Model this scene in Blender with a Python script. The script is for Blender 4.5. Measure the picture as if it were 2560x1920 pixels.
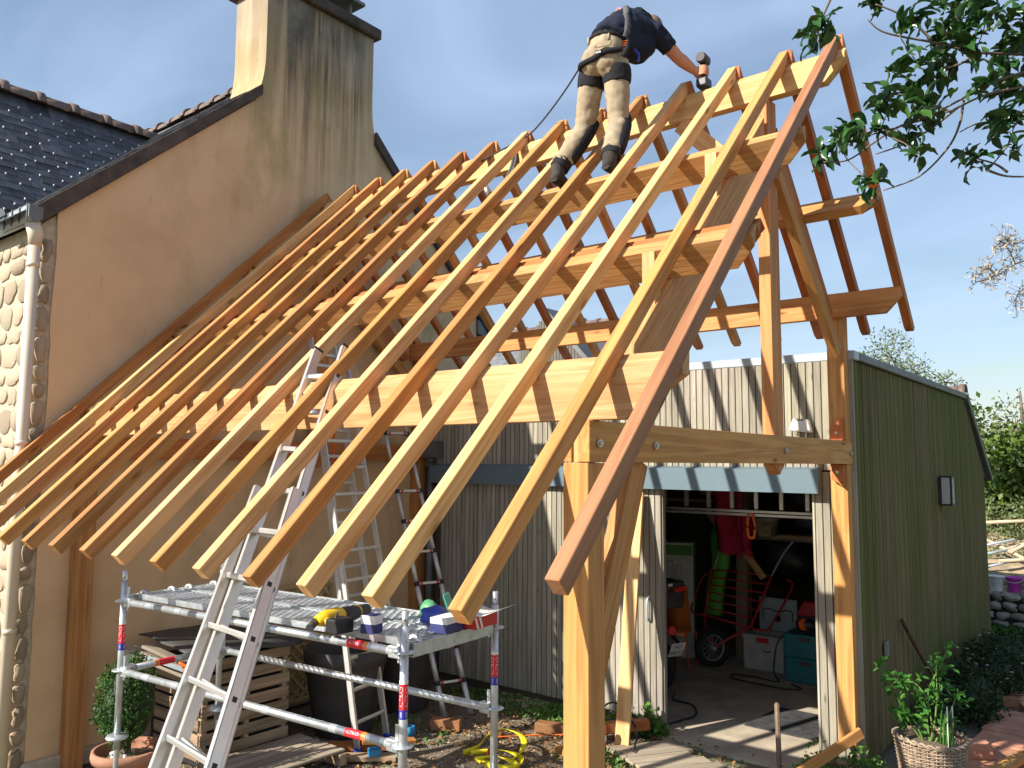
import bpy, bmesh, math, random
from mathutils import Vector, Matrix, noise as mnoise
R = random.Random(7)
for o in list(bpy.data.objects): bpy.data.objects.remove(o)
scene = bpy.context.scene
COL = scene.collection
rad = math.radians
# ---------------------------------------------------------------- camera
cam_d = bpy.data.cameras.new('camera'); cam = bpy.data.objects.new('camera', cam_d); COL.objects.link(cam)
CAMLOC = Vector((7.369, -3.185, 2.609)); YAW, PITCH, ROLL = 0.6700, 0.0962, 0.0066
Fw = Vector((-math.sin(YAW)*math.cos(PITCH), math.cos(YAW)*math.cos(PITCH), math.sin(PITCH)))
Rt = Vector((math.cos(YAW), math.sin(YAW), 0)); Up = Rt.cross(Fw)
Rt, Up = Rt*math.cos(ROLL)+Up*math.sin(ROLL), Up*math.cos(ROLL)-Rt*math.sin(ROLL)
mw = Matrix.Identity(4)
for i in range(3):
    mw[i][0] = Rt[i]; mw[i][1] = Up[i]; mw[i][2] = -Fw[i]; mw[i][3] = CAMLOC[i]
cam.matrix_world = mw
cam_d.sensor_width = 36; cam_d.lens = 36*2021.9/2560; cam_d.clip_start = .05; cam_d.clip_end = 3000
scene.camera = cam
scene.render.resolution_x, scene.render.resolution_y = 1024, 768
# ---------------------------------------------------------------- sun and sky
SUNV = Vector((-.48, -1.0, .74)).normalized()          # towards the sun
sun_d = bpy.data.lights.new('sun', 'SUN'); sun = bpy.data.objects.new('sun', sun_d); COL.objects.link(sun)
sun_d.energy = 5.0; sun_d.angle = rad(.53); sun_d.color = (1, .93, .82)
sun.rotation_euler = SUNV.to_track_quat('Z', 'Y').to_euler(); sun.location = (-6, -14, 12)
world = bpy.data.worlds.new('World'); scene.world = world; world.use_nodes = True
wn = world.node_tree; wn.nodes.clear()
def wnode(t, **k):
    n = wn.nodes.new(t)
    for a, b in k.items(): setattr(n, a, b)
    return n
out = wnode('ShaderNodeOutputWorld'); bg = wnode('ShaderNodeBackground')
sky = wnode('ShaderNodeTexSky', sky_type='NISHITA', sun_disc=False)
sky.sun_elevation = math.asin(SUNV.z); sky.sun_rotation = math.atan2(SUNV.x, SUNV.y)
sky.air_density = 1.35; sky.dust_density = .7; sky.ozone_density = 2.6; sky.altitude = 50
tc = wnode('ShaderNodeTexCoord'); sep = wnode('ShaderNodeSeparateXYZ'); wn.links.new(tc.outputs['Generated'], sep.inputs[0])
addz = wnode('ShaderNodeMath', operation='ADD'); addz.inputs[1].default_value = .18; wn.links.new(sep.outputs[2], addz.inputs[0])
dv = wnode('ShaderNodeVectorMath', operation='DIVIDE'); cmb = wnode('ShaderNodeCombineXYZ')
for i in range(3): wn.links.new(addz.outputs[0], cmb.inputs[i])
wn.links.new(tc.outputs['Generated'], dv.inputs[0]); wn.links.new(cmb.outputs[0], dv.inputs[1])
mp = wnode('ShaderNodeMapping'); mp.inputs['Scale'].default_value = (.85, 2.3, 1); mp.inputs['Rotation'].default_value = (0, 0, .5); mp.inputs['Location'].default_value = (3.1, 1.7, 0)
wn.links.new(dv.outputs[0], mp.inputs[0])
nz = wnode('ShaderNodeTexNoise'); nz.inputs['Scale'].default_value = .9; nz.inputs['Detail'].default_value = 9; nz.inputs['Roughness'].default_value = .5; nz.inputs['Distortion'].default_value = .7
wn.links.new(mp.outputs[0], nz.inputs[0])
cr = wnode('ShaderNodeValToRGB'); cr.color_ramp.elements[0].position = .36; cr.color_ramp.elements[1].position = .80
cr.color_ramp.elements[0].color = (.12,)*3+(1,); cr.color_ramp.elements[1].color = (.72,)*3+(1,)
wn.links.new(nz.outputs[0], cr.inputs[0])
mx = wnode('ShaderNodeMix', data_type='RGBA'); wn.links.new(cr.outputs[0], mx.inputs['Factor'])
wn.links.new(sky.outputs[0], mx.inputs['A']); mx.inputs['B'].default_value = (5.2, 6.6, 9.2, 1)
wn.links.new(mx.outputs['Result'], bg.inputs[0]); bg.inputs[1].default_value = .074
wn.links.new(bg.outputs[0], out.inputs[0])
scene.view_settings.view_transform = 'Standard'; scene.view_settings.look = 'None'
scene.view_settings.exposure = .84; scene.view_settings.gamma = 1
scene.render.engine = 'CYCLES'
# ---------------------------------------------------------------- helpers
class NT:
    def __init__(s, name):
        s.m = bpy.data.materials.new(name); s.m.use_nodes = True; s.t = s.m.node_tree; s.n = s.t.nodes; s.l = s.t.links
        s.b = s.n['Principled BSDF']
    def N(s, t, ins=None, **k):
        n = s.n.new(t)
        for a, b in k.items(): setattr(n, a, b)
        for a, b in (ins or {}).items():
            if hasattr(b, 'is_output'): s.l.new(b, n.inputs[a])
            else: n.inputs[a].default_value = b
        return n
    def set(s, **k):
        for a, b in k.items():
            a = a.replace('_', ' ')
            if hasattr(b, 'is_output'): s.l.new(b, s.b.inputs[a])
            else: s.b.inputs[a].default_value = b
    def ramp(s, f, stops):
        r = s.N('ShaderNodeValToRGB', {'Fac': f}); e = r.color_ramp.elements
        while len(e) < len(stops): e.new(.5)
        for q, (p, c) in zip(e, stops): q.position = p; q.color = tuple(c)+(1,) if len(c) == 3 else c
        return r.outputs[0]
    def mix(s, f, a, b, mode='MIX'):
        r = s.N('ShaderNodeMix', data_type='RGBA', blend_type=mode)
        for i, v in (('Factor', f), ('A', a), ('B', b)):
            if hasattr(v, 'is_output'): s.l.new(v, r.inputs[i])
            else: r.inputs[i].default_value = v if i == 'Factor' else (tuple(v)+(1,) if len(v) == 3 else v)
        return r.outputs['Result']
    def bump(s, h, st=.3, d=.01):
        s.l.new(s.N('ShaderNodeBump', {'Height': h, 'Strength': st, 'Distance': d}).outputs[0], s.b.inputs['Normal'])
    def coord(s, scale=(1, 1, 1), rnd=True, kind='Object', loc=None):
        t = s.N('ShaderNodeTexCoord').outputs[kind]
        if rnd:
            oi = s.N('ShaderNodeObjectInfo').outputs['Random']
            t = s.N('ShaderNodeVectorMath', {0: t, 1: s.N('ShaderNodeVectorMath', {0: oi, 1: (37.3, 19.1, 23.7)}, operation='MULTIPLY').outputs[0]}, operation='ADD').outputs[0]
        return s.N('ShaderNodeMapping', {'Vector': t, 'Scale': scale}).outputs[0]
    def noise(s, v, sc, det=4, ro=.55, dist=0):
        return s.N('ShaderNodeTexNoise', {'Vector': v, 'Scale': sc, 'Detail': det, 'Roughness': ro, 'Distortion': dist}).outputs[0]
    def math(s, op, a, b=0):
        return s.N('ShaderNodeMath', {0: a, 1: b}, operation=op).outputs[0]
    def rnd(s): return s.N('ShaderNodeObjectInfo').outputs['Random']
def plain(name, c, rough=.6, metal=0, var=.12, sc=6, bump=.0, rnd=.08, spec=.5):
    m = NT(name); v = m.coord(); n = m.noise(v, sc, 5, .6)
    d = tuple(x*(1-var*1.6) for x in c); l = tuple(min(1, x*(1+var)) for x in c)
    col = m.ramp(n, [(.3, d), (.7, l)])
    if rnd:
        hs = m.N('ShaderNodeHueSaturation', {'Color': col, 'Value': m.math('ADD', m.math('MULTIPLY', m.rnd(), rnd*2), 1-rnd)}); col = hs.outputs[0]
    m.set(Base_Color=col, Roughness=rough, Metallic=metal)
    m.b.inputs['Specular IOR Level'].default_value = spec
    if bump: m.bump(m.noise(v, sc*8, 3), bump, .005)
    return m.m
def wood(name, dark, light, grain=1.0, knots=True, rough=.62, rv=.16, sat=1.0, redmix=None, warp=.9):
    m = NT(name); v = m.coord((1.0, 1, 1))
    # growth rings cut lengthwise: long distorted bands
    mp = m.N('ShaderNodeMapping', {'Vector': v, 'Scale': (.5, 9, 9)}).outputs[0]
    n1 = m.noise(mp, .8, 3, .5, .5)
    rings = m.math('SINE', m.math('MULTIPLY', n1, 34*grain))
    rings = m.math('ADD', m.math('MULTIPLY', rings, .5), .5)
    fib = m.noise(m.N('ShaderNodeMapping', {'Vector': v, 'Scale': (4, 150, 150)}).outputs[0], 1, 3, .6)
    big = m.noise(m.N('ShaderNodeMapping', {'Vector': v, 'Scale': (1.1, 3, 3)}).outputs[0], 1.3, 3, .5)
    f = m.math('ADD', m.math('MULTIPLY', rings, .20), m.math('ADD', m.math('MULTIPLY', fib, .45), m.math('MULTIPLY', big, .55)))
    col = m.ramp(f, [(.34, dark), (.58, tuple((a+b)/2 for a, b in zip(dark, light))), (.86, light)])
    if redmix:
        col = m.mix(m.N('ShaderNodeMapRange', {0: big, 1: .42, 2: .66}).outputs[0], col, redmix, 'MULTIPLY')
    if knots:
        vo = m.N('ShaderNodeTexVoronoi', {'Vector': m.N('ShaderNodeMapping', {'Vector': v, 'Scale': (2.0, 7, 7)}).outputs[0], 'Scale': 1.0})
        k = m.N('ShaderNodeMapRange', {0: vo.outputs['Distance'], 1: .05, 2: .14, 3: .8, 4: 0}).outputs[0]
        pick = m.math('GREATER_THAN', m.N('ShaderNodeSeparateColor', {0: vo.outputs['Color']}).outputs[0], .55)
        col = m.mix(m.math('MULTIPLY', k, pick), col, tuple(x*.38 for x in dark))
    val = m.math('ADD', m.math('MULTIPLY', m.rnd(), rv*2), 1-rv)
    hue = m.math('ADD', m.math('MULTIPLY', m.N('ShaderNodeTexWhiteNoise', {'W': m.rnd()}, noise_dimensions='1D').outputs[0], .014), .492)
    col = m.N('ShaderNodeHueSaturation', {'Color': col, 'Value': val, 'Hue': hue, 'Saturation': sat}).outputs[0]
    m.set(Base_Color=col, Roughness=rough); m.b.inputs['Specular IOR Level'].default_value = .25
    m.bump(m.math('ADD', fib, m.math('MULTIPLY', rings, .4)), .35, .003)
    return m.m
class MB:
    """collects geometry in world coordinates; build() links it as ONE mesh object"""
    def __init__(s): s.v = []; s.f = []; s.sm = []
    def add(s, vs, fs, smooth=False):
        o = len(s.v); s.v += [Vector(q) for q in vs]; s.f += [tuple(i+o for i in f) for f in fs]; s.sm += [smooth]*len(fs); return s
    def box(s, a, b, M=None):
        x0, y0, z0 = a; x1, y1, z1 = b
        vs = [Vector(q) for q in ((x0,y0,z0),(x1,y0,z0),(x1,y1,z0),(x0,y1,z0),(x0,y0,z1),(x1,y0,z1),(x1,y1,z1),(x0,y1,z1))]
        if M: vs = [M@q for q in vs]
        return s.add(vs, [(0,3,2,1),(4,5,6,7),(0,1,5,4),(1,2,6,5),(2,3,7,6),(3,0,4,7)])
    def prism(s, poly, vec, smooth=False):
        n = len(poly); vec = Vector(vec); vs = [Vector(q) for q in poly]; vs += [q+vec for q in vs]
        return s.add(vs, [tuple(range(n))[::-1], tuple(range(n, 2*n))]+[(i, (i+1) % n, n+(i+1) % n, n+i) for i in range(n)], smooth)
    def tube(s, path, r, seg=8, cap=True, closed=False):
        path = [Vector(q) for q in path]; n = len(path); rr = r if hasattr(r, '__len__') else [r]*n
        t0 = (path[1]-path[0]).normalized(); up = Vector((0, 0, 1)) if abs(t0.z) < .9 else Vector((1, 0, 0))
        u = t0.cross(up).normalized(); vs = []
        for i, q in enumerate(path):
            if closed: t = (path[(i+1) % n]-path[i-1])
            else: t = (path[min(i+1, n-1)]-path[max(i-1, 0)])
            t = t.normalized() if t.length > 1e-9 else t0
            u = (u-t*u.dot(t)); u = u.normalized() if u.length > 1e-6 else t.orthogonal().normalized(); w = t.cross(u)
            for k in range(seg):
                a = 2*math.pi*k/seg; vs.append(q+(u*math.cos(a)+w*math.sin(a))*rr[i])
        fs = []; lim = n if closed else n-1
        for i in range(lim):
            j = (i+1) % n
            for k in range(seg): fs.append((i*seg+k, i*seg+(k+1) % seg, j*seg+(k+1) % seg, j*seg+k))
        s.add(vs, fs, True)
        if cap and not closed:
            o = len(s.v)-len(vs); s.f.append(tuple(o+k for k in range(seg))[::-1]); s.f.append(tuple(o+(n-1)*seg+k for k in range(seg))); s.sm += [False, False]
        return s
    def lathe(s, prof, c, seg=24, sx=1, sy=1, caps=True):
        c = Vector(c); vs = []; n = len(prof)
        for r, z in prof:
            for k in range(seg):
                a = 2*math.pi*k/seg; vs.append(c+Vector((r*sx*math.cos(a), r*sy*math.sin(a), z)))
        fs = [(i*seg+k, i*seg+(k+1) % seg, (i+1)*seg+(k+1) % seg, (i+1)*seg+k) for i in range(n-1) for k in range(seg)]
        s.add(vs, fs, True)
        if caps:
            o = len(s.v)-len(vs); s.f.append(tuple(o+k for k in range(seg))[::-1]); s.f.append(tuple(o+(n-1)*seg+k for k in range(seg))); s.sm += [False, False]
        return s
    def ell(s, c, r, seg=12, rings=8, M=None):
        c = Vector(c); vs = []; r = r if hasattr(r, '__len__') else (r, r, r)
        for i in range(1, rings):
            ph = math.pi*i/rings
            for k in range(seg):
                a = 2*math.pi*k/seg; q = Vector((r[0]*math.sin(ph)*math.cos(a), r[1]*math.sin(ph)*math.sin(a), r[2]*math.cos(ph)))
                vs.append(c+(M@q if M else q))
        tq = Vector((0, 0, r[2])); vs += [c+(M@tq if M else tq), c-(M@tq if M else tq)]; T = len(vs)-2
        fs = [(i*seg+k, (i+1)*seg+k, (i+1)*seg+(k+1) % seg, i*seg+(k+1) % seg) for i in range(rings-2) for k in range(seg)]
        fs += [(T, k, (k+1) % seg) for k in range(seg)]+[(T+1, (rings-2)*seg+(k+1) % seg, (rings-2)*seg+k) for k in range(seg)]
        return s.add(vs, fs, True)
    def build(s, name, mat, parent=None, bevel=0, seg=1, origin=None):
        O = Vector(origin) if origin is not None else (wloc(parent) if parent else None)
        if O is None:
            xs = [q.x for q in s.v]; ys = [q.y for q in s.v]; O = Vector(((min(xs)+max(xs))/2, (min(ys)+max(ys))/2, min(q.z for q in s.v)))
        me = bpy.data.meshes.new(name); me.from_pydata([q-O for q in s.v], [], s.f)
        me.polygons.foreach_set('use_smooth', s.sm); me.materials.append(M[mat] if isinstance(mat, str) else mat); me.update()
        if bevel:
            bm = bmesh.new(); bm.from_mesh(me); bmesh.ops.remove_doubles(bm, verts=bm.verts, dist=1e-5)
            es = [e for e in bm.edges if len(e.link_faces) == 2 and e.calc_face_angle(0) > .5]
            bmesh.ops.bevel(bm, geom=es, offset=bevel, segments=seg, affect='EDGES', profile=.6, clamp_overlap=True); bm.to_mesh(me); bm.free()
        o = bpy.data.objects.new(name, me); COL.objects.link(o); o.location = O - (wloc(parent) if parent else Vector())
        if parent: o.parent = parent
        return o
WL = {}
def wloc(o):
    v = Vector(); 
    while o is not None: v = v+Vector(o.location); o = o.parent
    return v
def tag(o, label=None, cat=None, group=None, kind=None):
    if label: o['label'] = label
    if cat: o['category'] = cat
    if group: o['group'] = group
    if kind: o['kind'] = kind
    return o
def thing(name, loc, label, cat, group=None):
    o = bpy.data.objects.new(name, None); COL.objects.link(o); o.location = loc; o.empty_display_size = .1
    return tag(o, label, cat, group)
def member(name, poly, axis, ext, mat, parent, bevel=.003):
    """timber whose mesh lies along local X: poly = profile points in the plane of (axis dir, second dir); ext = (origin, dirA, dirB, dirC, c0, c1)"""
    O, A, B, C, c0, c1 = ext
    O = Vector(O); A = Vector(A).normalized(); B = Vector(B).normalized(); C = Vector(C).normalized()
    n = len(poly); vs = [Vector((a, b, c0)) for a, b in poly]+[Vector((a, b, c1)) for a, b in poly]
    fs = [tuple(range(n))[::-1], tuple(range(n, 2*n))]+[(i, (i+1) % n, n+(i+1) % n, n+i) for i in range(n)]
    me = bpy.data.meshes.new(name); me.from_pydata(vs, [], fs); me.update()
    bm = bmesh.new(); bm.from_mesh(me); bmesh.ops.recalc_face_normals(bm, faces=bm.faces)
    if bevel:
        bmesh.ops.bevel(bm, geom=list(bm.edges), offset=bevel, segments=1, affect='EDGES', clamp_overlap=True)
    bm.to_mesh(me); bm.free(); me.materials.append(M[mat])
    o = bpy.data.objects.new(name, me); COL.objects.link(o)
    mt = Matrix.Identity(4)
    for i in range(3): mt[i][0] = A[i]; mt[i][1] = B[i]; mt[i][2] = C[i]; mt[i][3] = O[i]
    if parent: mt = Matrix.Translation(-wloc(parent))@mt; o.parent = parent
    o.matrix_local = mt
    return o
def beam(name, p0, p1, w, h, mat, parent=None, up=(0, 0, 1), bevel=.003, ends=None):
    """straight timber from p0 to p1 (centre line), w across, h along 'up'"""
    p0 = Vector(p0); p1 = Vector(p1); A = (p1-p0).normalized(); C = A.cross(Vector(up)).normalized(); B = C.cross(A)
    L_ = (p1-p0).length
    return member(name, [(0, -h/2), (L_, -h/2), (L_, h/2), (0, h/2)], None, (p0, A, B, C, -w/2, w/2), mat, parent, bevel)
def inst(src_mesh, name, parent, loc, rot=None, scale=None):
    o = bpy.data.objects.new(name, src_mesh); COL.objects.link(o)
    if parent: o.parent = parent
    o.location = Vector(loc)-(wloc(parent) if parent else Vector())
    if rot is not None:
        if isinstance(rot, Matrix): o.rotation_euler = rot.to_euler()
        else: o.rotation_euler = rot
    if scale is not None: o.scale = scale
    return o
def copy_tree(o, parent=None, loc=None):
    c = o.copy(); COL.objects.link(c)
    if parent: c.parent = parent
    if loc is not None: c.location = loc
    for ch in list(o.children): copy_tree(ch, c)
    return c
def mesh_of(mb, name, mat, bevel=0, seg=1):
    o = mb.build(name, mat, None, bevel, seg, origin=(0, 0, 0)); me = o.data; bpy.data.objects.remove(o); return me
def bez(pts, n=8):
    pts = [Vector(q) for q in pts]; res = []
    for i in range(len(pts)-1):
        p0 = pts[max(i-1, 0)]; p1 = pts[i]; p2 = pts[i+1]; p3 = pts[min(i+2, len(pts)-1)]
        for k in range(n):
            t = k/n; res.append(.5*((2*p1)+(p2-p0)*t+(2*p0-5*p1+4*p2-p3)*t*t+(3*p1-p0-3*p2+p3)*t**3))
    res.append(pts[-1]); return res
M = {}
# ---------------------------------------------------------------- materials
M['fir'] = wood('fir_timber', (.35, .135, .036), (.64, .345, .125), redmix=(1, .86, .74))
M['fir_pale'] = wood('fir_timber_pale', (.47, .235, .08), (.77, .51, .24), redmix=(1, .9, .8), grain=1.2)
M['fir_sawn'] = wood('fir_rough_sawn', (.35, .16, .048), (.65, .38, .155), grain=2.2, redmix=(1, .88, .76))
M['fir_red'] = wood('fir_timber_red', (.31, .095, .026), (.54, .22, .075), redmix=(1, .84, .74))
M['fir_dark'] = wood('fir_timber_heart', (.20, .085, .040), (.36, .175, .085))
M['oldwood'] = wood('weathered_pallet_wood', (.16, .10, .055), (.42, .29, .17), sat=.9)
M['greyboard'] = wood('weathered_deck_wood', (.22, .17, .11), (.44, .35, .24), sat=.8)
M['dark'] = plain('dark_backing', (.02, .018, .016), .9); M['inner'] = plain('interior_boards', (.10, .075, .05), .9)
def mat_cladding(name, dark, light, moss, mossamt):
    m = NT(name); v = m.coord(); vw = m.coord((1, 1, 1), False)
    g = m.noise(m.N('ShaderNodeMapping', {'Vector': v, 'Scale': (60, 60, 2.2)}).outputs[0], 1, 4, .6)
    b = m.noise(m.N('ShaderNodeMapping', {'Vector': v, 'Scale': (6, 6, .9)}).outputs[0], 1, 3, .5)
    col = m.ramp(m.math('ADD', m.math('MULTIPLY', g, .6), m.math('MULTIPLY', b, .4)), [(.3, dark), (.68, light)])
    vo = m.N('ShaderNodeTexVoronoi', {'Vector': m.N('ShaderNodeMapping', {'Vector': v, 'Scale': (10, 10, 2.6)}).outputs[0], 'Scale': 1})
    k = m.N('ShaderNodeMapRange', {0: vo.outputs['Distance'], 1: .06, 2: .13, 3: .7, 4: 0}).outputs[0]
    pick = m.math('GREATER_THAN', m.N('ShaderNodeSeparateColor', {0: vo.outputs['Color']}).outputs[0], .8)
    col = m.mix(m.math('MULTIPLY', k, pick), col, tuple(x*.35 for x in dark))
    geo = m.N('ShaderNodeNewGeometry').outputs['Position']
    mo = m.noise(m.N('ShaderNodeMapping', {'Vector': geo, 'Scale': (1.4, 1.1, .5)}).outputs[0], 1, 4, .6)
    mo = m.N('ShaderNodeMapRange', {0: mo, 1: .42, 2: .62, 3: 0, 4: mossamt}).outputs[0]
    col = m.mix(mo, col, moss)
    col = m.N('ShaderNodeHueSaturation', {'Color': col, 'Value': m.math('ADD', m.math('MULTIPLY', m.rnd(), .34), .83)}).outputs[0]
    m.set(Base_Color=col, Roughness=.8); m.b.inputs['Specular IOR Level'].default_value = .2; m.bump(g, .4, .003)
    return m.m
M['clad'] = mat_cladding('grey_cladding', (.18, .155, .125), (.455, .415, .35), (.30, .32, .15), .25)
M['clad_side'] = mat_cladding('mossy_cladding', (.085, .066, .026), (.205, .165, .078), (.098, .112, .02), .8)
M['clad_far'] = mat_cladding('dark_cladding', (.10, .09, .08), (.21, .19, .16), (.1, .1, .06), .2)
def mat_render():
    m = NT('lime_render'); geo = m.N('ShaderNodeNewGeometry').outputs['Position']
    n = m.noise(geo, 1.1, 6, .6); n2 = m.noise(geo, 60, 3, .6)
    col = m.ramp(n, [(.3, (.66, .44, .25)), (.5, (.77, .535, .315)), (.72, (.81, .58, .35))])
    col = m.mix(m.math('MULTIPLY', n2, .35), col, (.42, .32, .2))
    sp = m.N('ShaderNodeSeparateXYZ', {0: geo})
    st = m.noise(m.N('ShaderNodeMapping', {'Vector': geo, 'Scale': (4, 5.5, .22)}).outputs[0], 1, 6, .65)
    # streaks of black growth run down from the chimney head
    hm = m.N('ShaderNodeMapRange', {0: sp.outputs[2], 1: 5.2, 2: 7.9, 3: 0, 4: 1}).outputs[0]
    ym = m.N('ShaderNodeMapRange', {0: m.math('ABSOLUTE', m.math('SUBTRACT', sp.outputs[1], 2.55)), 1: .5, 2: 1.15, 3: 1, 4: 0}).outputs[0]
    s1 = m.N('ShaderNodeMapRange', {0: m.math('ADD', st, m.math('MULTIPLY', hm, .22)), 1: .50, 2: .68, 3: 0, 4: 1}).outputs[0]
    col = m.mix(m.math('MULTIPLY', m.math('MULTIPLY', s1, ym), m.math('MULTIPLY', hm, 1.25)), col, (.03, .026, .022))
    # grey bleaching and green bloom
    gz = m.N('ShaderNodeMapRange', {0: sp.outputs[2], 1: 6.2, 2: 7.4, 3: 0, 4: .62}).outputs[0]
    col = m.mix(m.math('MULTIPLY', gz, m.N('ShaderNodeMapRange', {0: n, 1: .3, 2: .6}).outputs[0]), col, (.40, .36, .29))
    bl = m.noise(m.N('ShaderNodeMapping', {'Vector': geo, 'Scale': (1, 1.6, .8)}).outputs[0], 1.2, 5, .65)
    bm_ = m.math('MULTIPLY', m.N('ShaderNodeMapRange', {0: bl, 1: .5, 2: .68, 3: 0, 4: .55}).outputs[0], m.N('ShaderNodeMapRange', {0: sp.outputs[1], 1: .2, 2: 1.6}).outputs[0])
    col = m.mix(bm_, col, (.30, .255, .11))
    lo = m.noise(m.N('ShaderNodeMapping', {'Vector': geo, 'Scale': (3, 3, 1)}).outputs[0], 2.2, 6, .7)
    col = m.mix(m.N('ShaderNodeMapRange', {0: lo, 1: .62, 2: .74, 3: 0, 4: .35}).outputs[0], col, (.14, .115, .075))
    m.set(Base_Color=col, Roughness=.95); m.b.inputs['Specular IOR Level'].default_value = .1
    m.bump(m.math('ADD', n2, m.math('MULTIPLY', m.noise(geo, 9, 4), .6)), .25, .006); return m.m
M['render'] = mat_render()
def mat_stone(name, a, b, c):
    m = NT(name); v = m.coord(); n = m.noise(v, 7, 6, .65); n2 = m.noise(v, 50, 4, .7)
    base = m.mix(m.N('ShaderNodeTexWhiteNoise', {'W': m.rnd()}, noise_dimensions='1D').outputs[0], a, b)
    col = m.mix(m.N('ShaderNodeMapRange', {0: n, 1: .35, 2: .7}).outputs[0], base, c)
    col = m.mix(m.math('MULTIPLY', n2, .5), col, (.25, .2, .14))
    col = m.N('ShaderNodeHueSaturation', {'Color': col, 'Value': m.math('ADD', m.math('MULTIPLY', m.rnd(), .5), .75)}).outputs[0]
    m.set(Base_Color=col, Roughness=.9); m.bump(m.math('ADD', n2, n), .5, .01); return m.m
M['stone'] = mat_stone('granite_stone', (.40, .33, .22), (.46, .32, .20), (.42, .37, .28))
M['stone_grey'] = mat_stone('garden_stone', (.36, .33, .28), (.42, .36, .27), (.30, .28, .24))
M['mortar'] = plain('lime_mortar', (.48, .42, .31), .95, 0, .15, 14, .4, 0)
def mat_slate():
    m = NT('slate'); v = m.coord(); n = m.noise(v, 9, 5, .6); n2 = m.noise(v, 60, 3, .6)
    col = m.ramp(n, [(.3, (.045, .048, .056)), (.7, (.085, .088, .098))])
    geo = m.N('ShaderNodeNewGeometry').outputs['Position']
    li = m.N('ShaderNodeMapRange', {0: m.noise(geo, 3.2, 5, .7), 1: .62, 2: .72, 3: 0, 4: .55}).outputs[0]
    col = m.mix(li, col, (.16, .17, .14))
    col = m.N('ShaderNodeHueSaturation', {'Color': col, 'Value': m.math('ADD', m.math('MULTIPLY', m.rnd(), .9), .6)}).outputs[0]
    m.set(Base_Color=col, Roughness=.48); m.bump(n2, .3, .004); return m.m
M['slate'] = mat_slate()
M['ridge_tile'] = plain('clay_ridge_tile', (.16, .115, .095), .8, 0, .3, 8, .3)
M['ridge_red'] = plain('red_ridge_tile', (.34, .13, .09), .8, 0, .25, 8, .3)
M['verge'] = plain('dark_verge_board', (.075, .055, .045), .8, 0, .4, 5, .3)
M['zinc'] = plain('zinc', (.40, .46, .49), .42, .12, .12, 5, 0, .03)
M['zincdark'] = plain('anthracite_zinc', (.16, .165, .17), .5, .4, .15, 5, 0, .03)
M['lintel'] = plain('blue_grey_sheet', (.125, .185, .22), .45, .1, .06, 1.2, 0, 0)
M['pipe'] = plain('beige_pvc', (.66, .56, .42), .45, 0, .06, 3, 0, 0)
M['concrete'] = plain('concrete', (.46, .39, .29), .9, 0, .2, 3, .3, 0)
M['galv'] = plain('galvanised_steel', (.62, .66, .68), .38, .75, .16, 14, .1, .05)
M['alu'] = plain('aluminium', (.74, .71, .66), .36, .85, .06, 6, 0, .03)
M['alu_old'] = plain('aluminium_dull', (.66, .65, .62), .45, .6, .1, 6, 0, .03)
M['black'] = plain('black_plastic', (.018, .018, .02), .45, 0, .2)
M['dgrey'] = plain('dark_grey_plastic', (.055, .052, .052), .55, 0, .2)
M['white'] = plain('white_paint', (.80, .79, .75), .4, 0, .05)
M['cream'] = plain('cream_plastic', (.76, .72, .60), .4, 0, .06)
M['red'] = plain('red_paint', (.55, .03, .03), .4, 0, .1)
M['labelred'] = plain('label_red', (.70, .02, .035), .45, 0, .06)
M['labelblue'] = plain('label_blue', (.03, .04, .38), .45, 0, .06)
M['orange'] = plain('orange_webbing', (.85, .16, .02), .6, 0, .1)
M['orange2'] = plain('orange_plastic', (.85, .22, .03), .45, 0, .1)
M['yellow'] = plain('yellow_plastic', (.80, .50, .02), .4, 0, .1)
M['yellow_web'] = plain('yellow_webbing', (.85, .72, .02), .6, 0, .12)
M['green'] = plain('green_plastic', (.12, .55, .04), .45, 0, .1)
M['blue'] = plain('blue_plastic', (.03, .07, .40), .4, 0, .1)
M['navy'] = plain('navy_print', (.03, .035, .14), .5, 0, .08)
M['teal'] = plain('teal_case', (.01, .14, .16), .5, 0, .12)
M['terracotta'] = plain('terracotta', (.42, .20, .12), .85, 0, .18, 5, .2)
M['brick'] = plain('orange_brick', (.52, .235, .14), .9, 0, .2, 7, .3)
M['rust'] = plain('rusty_iron', (.12, .06, .035), .9, 0, .4, 12, .3)
M['brown'] = plain('brown_handle', (.17, .115, .075), .7, 0, .3, 9, .2)
M['bolt'] = plain('zinc_bolt', (.5, .48, .42), .35, .8, .1)
M['rubber'] = plain('rubber', (.02, .02, .02), .85, 0, .2)
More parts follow.
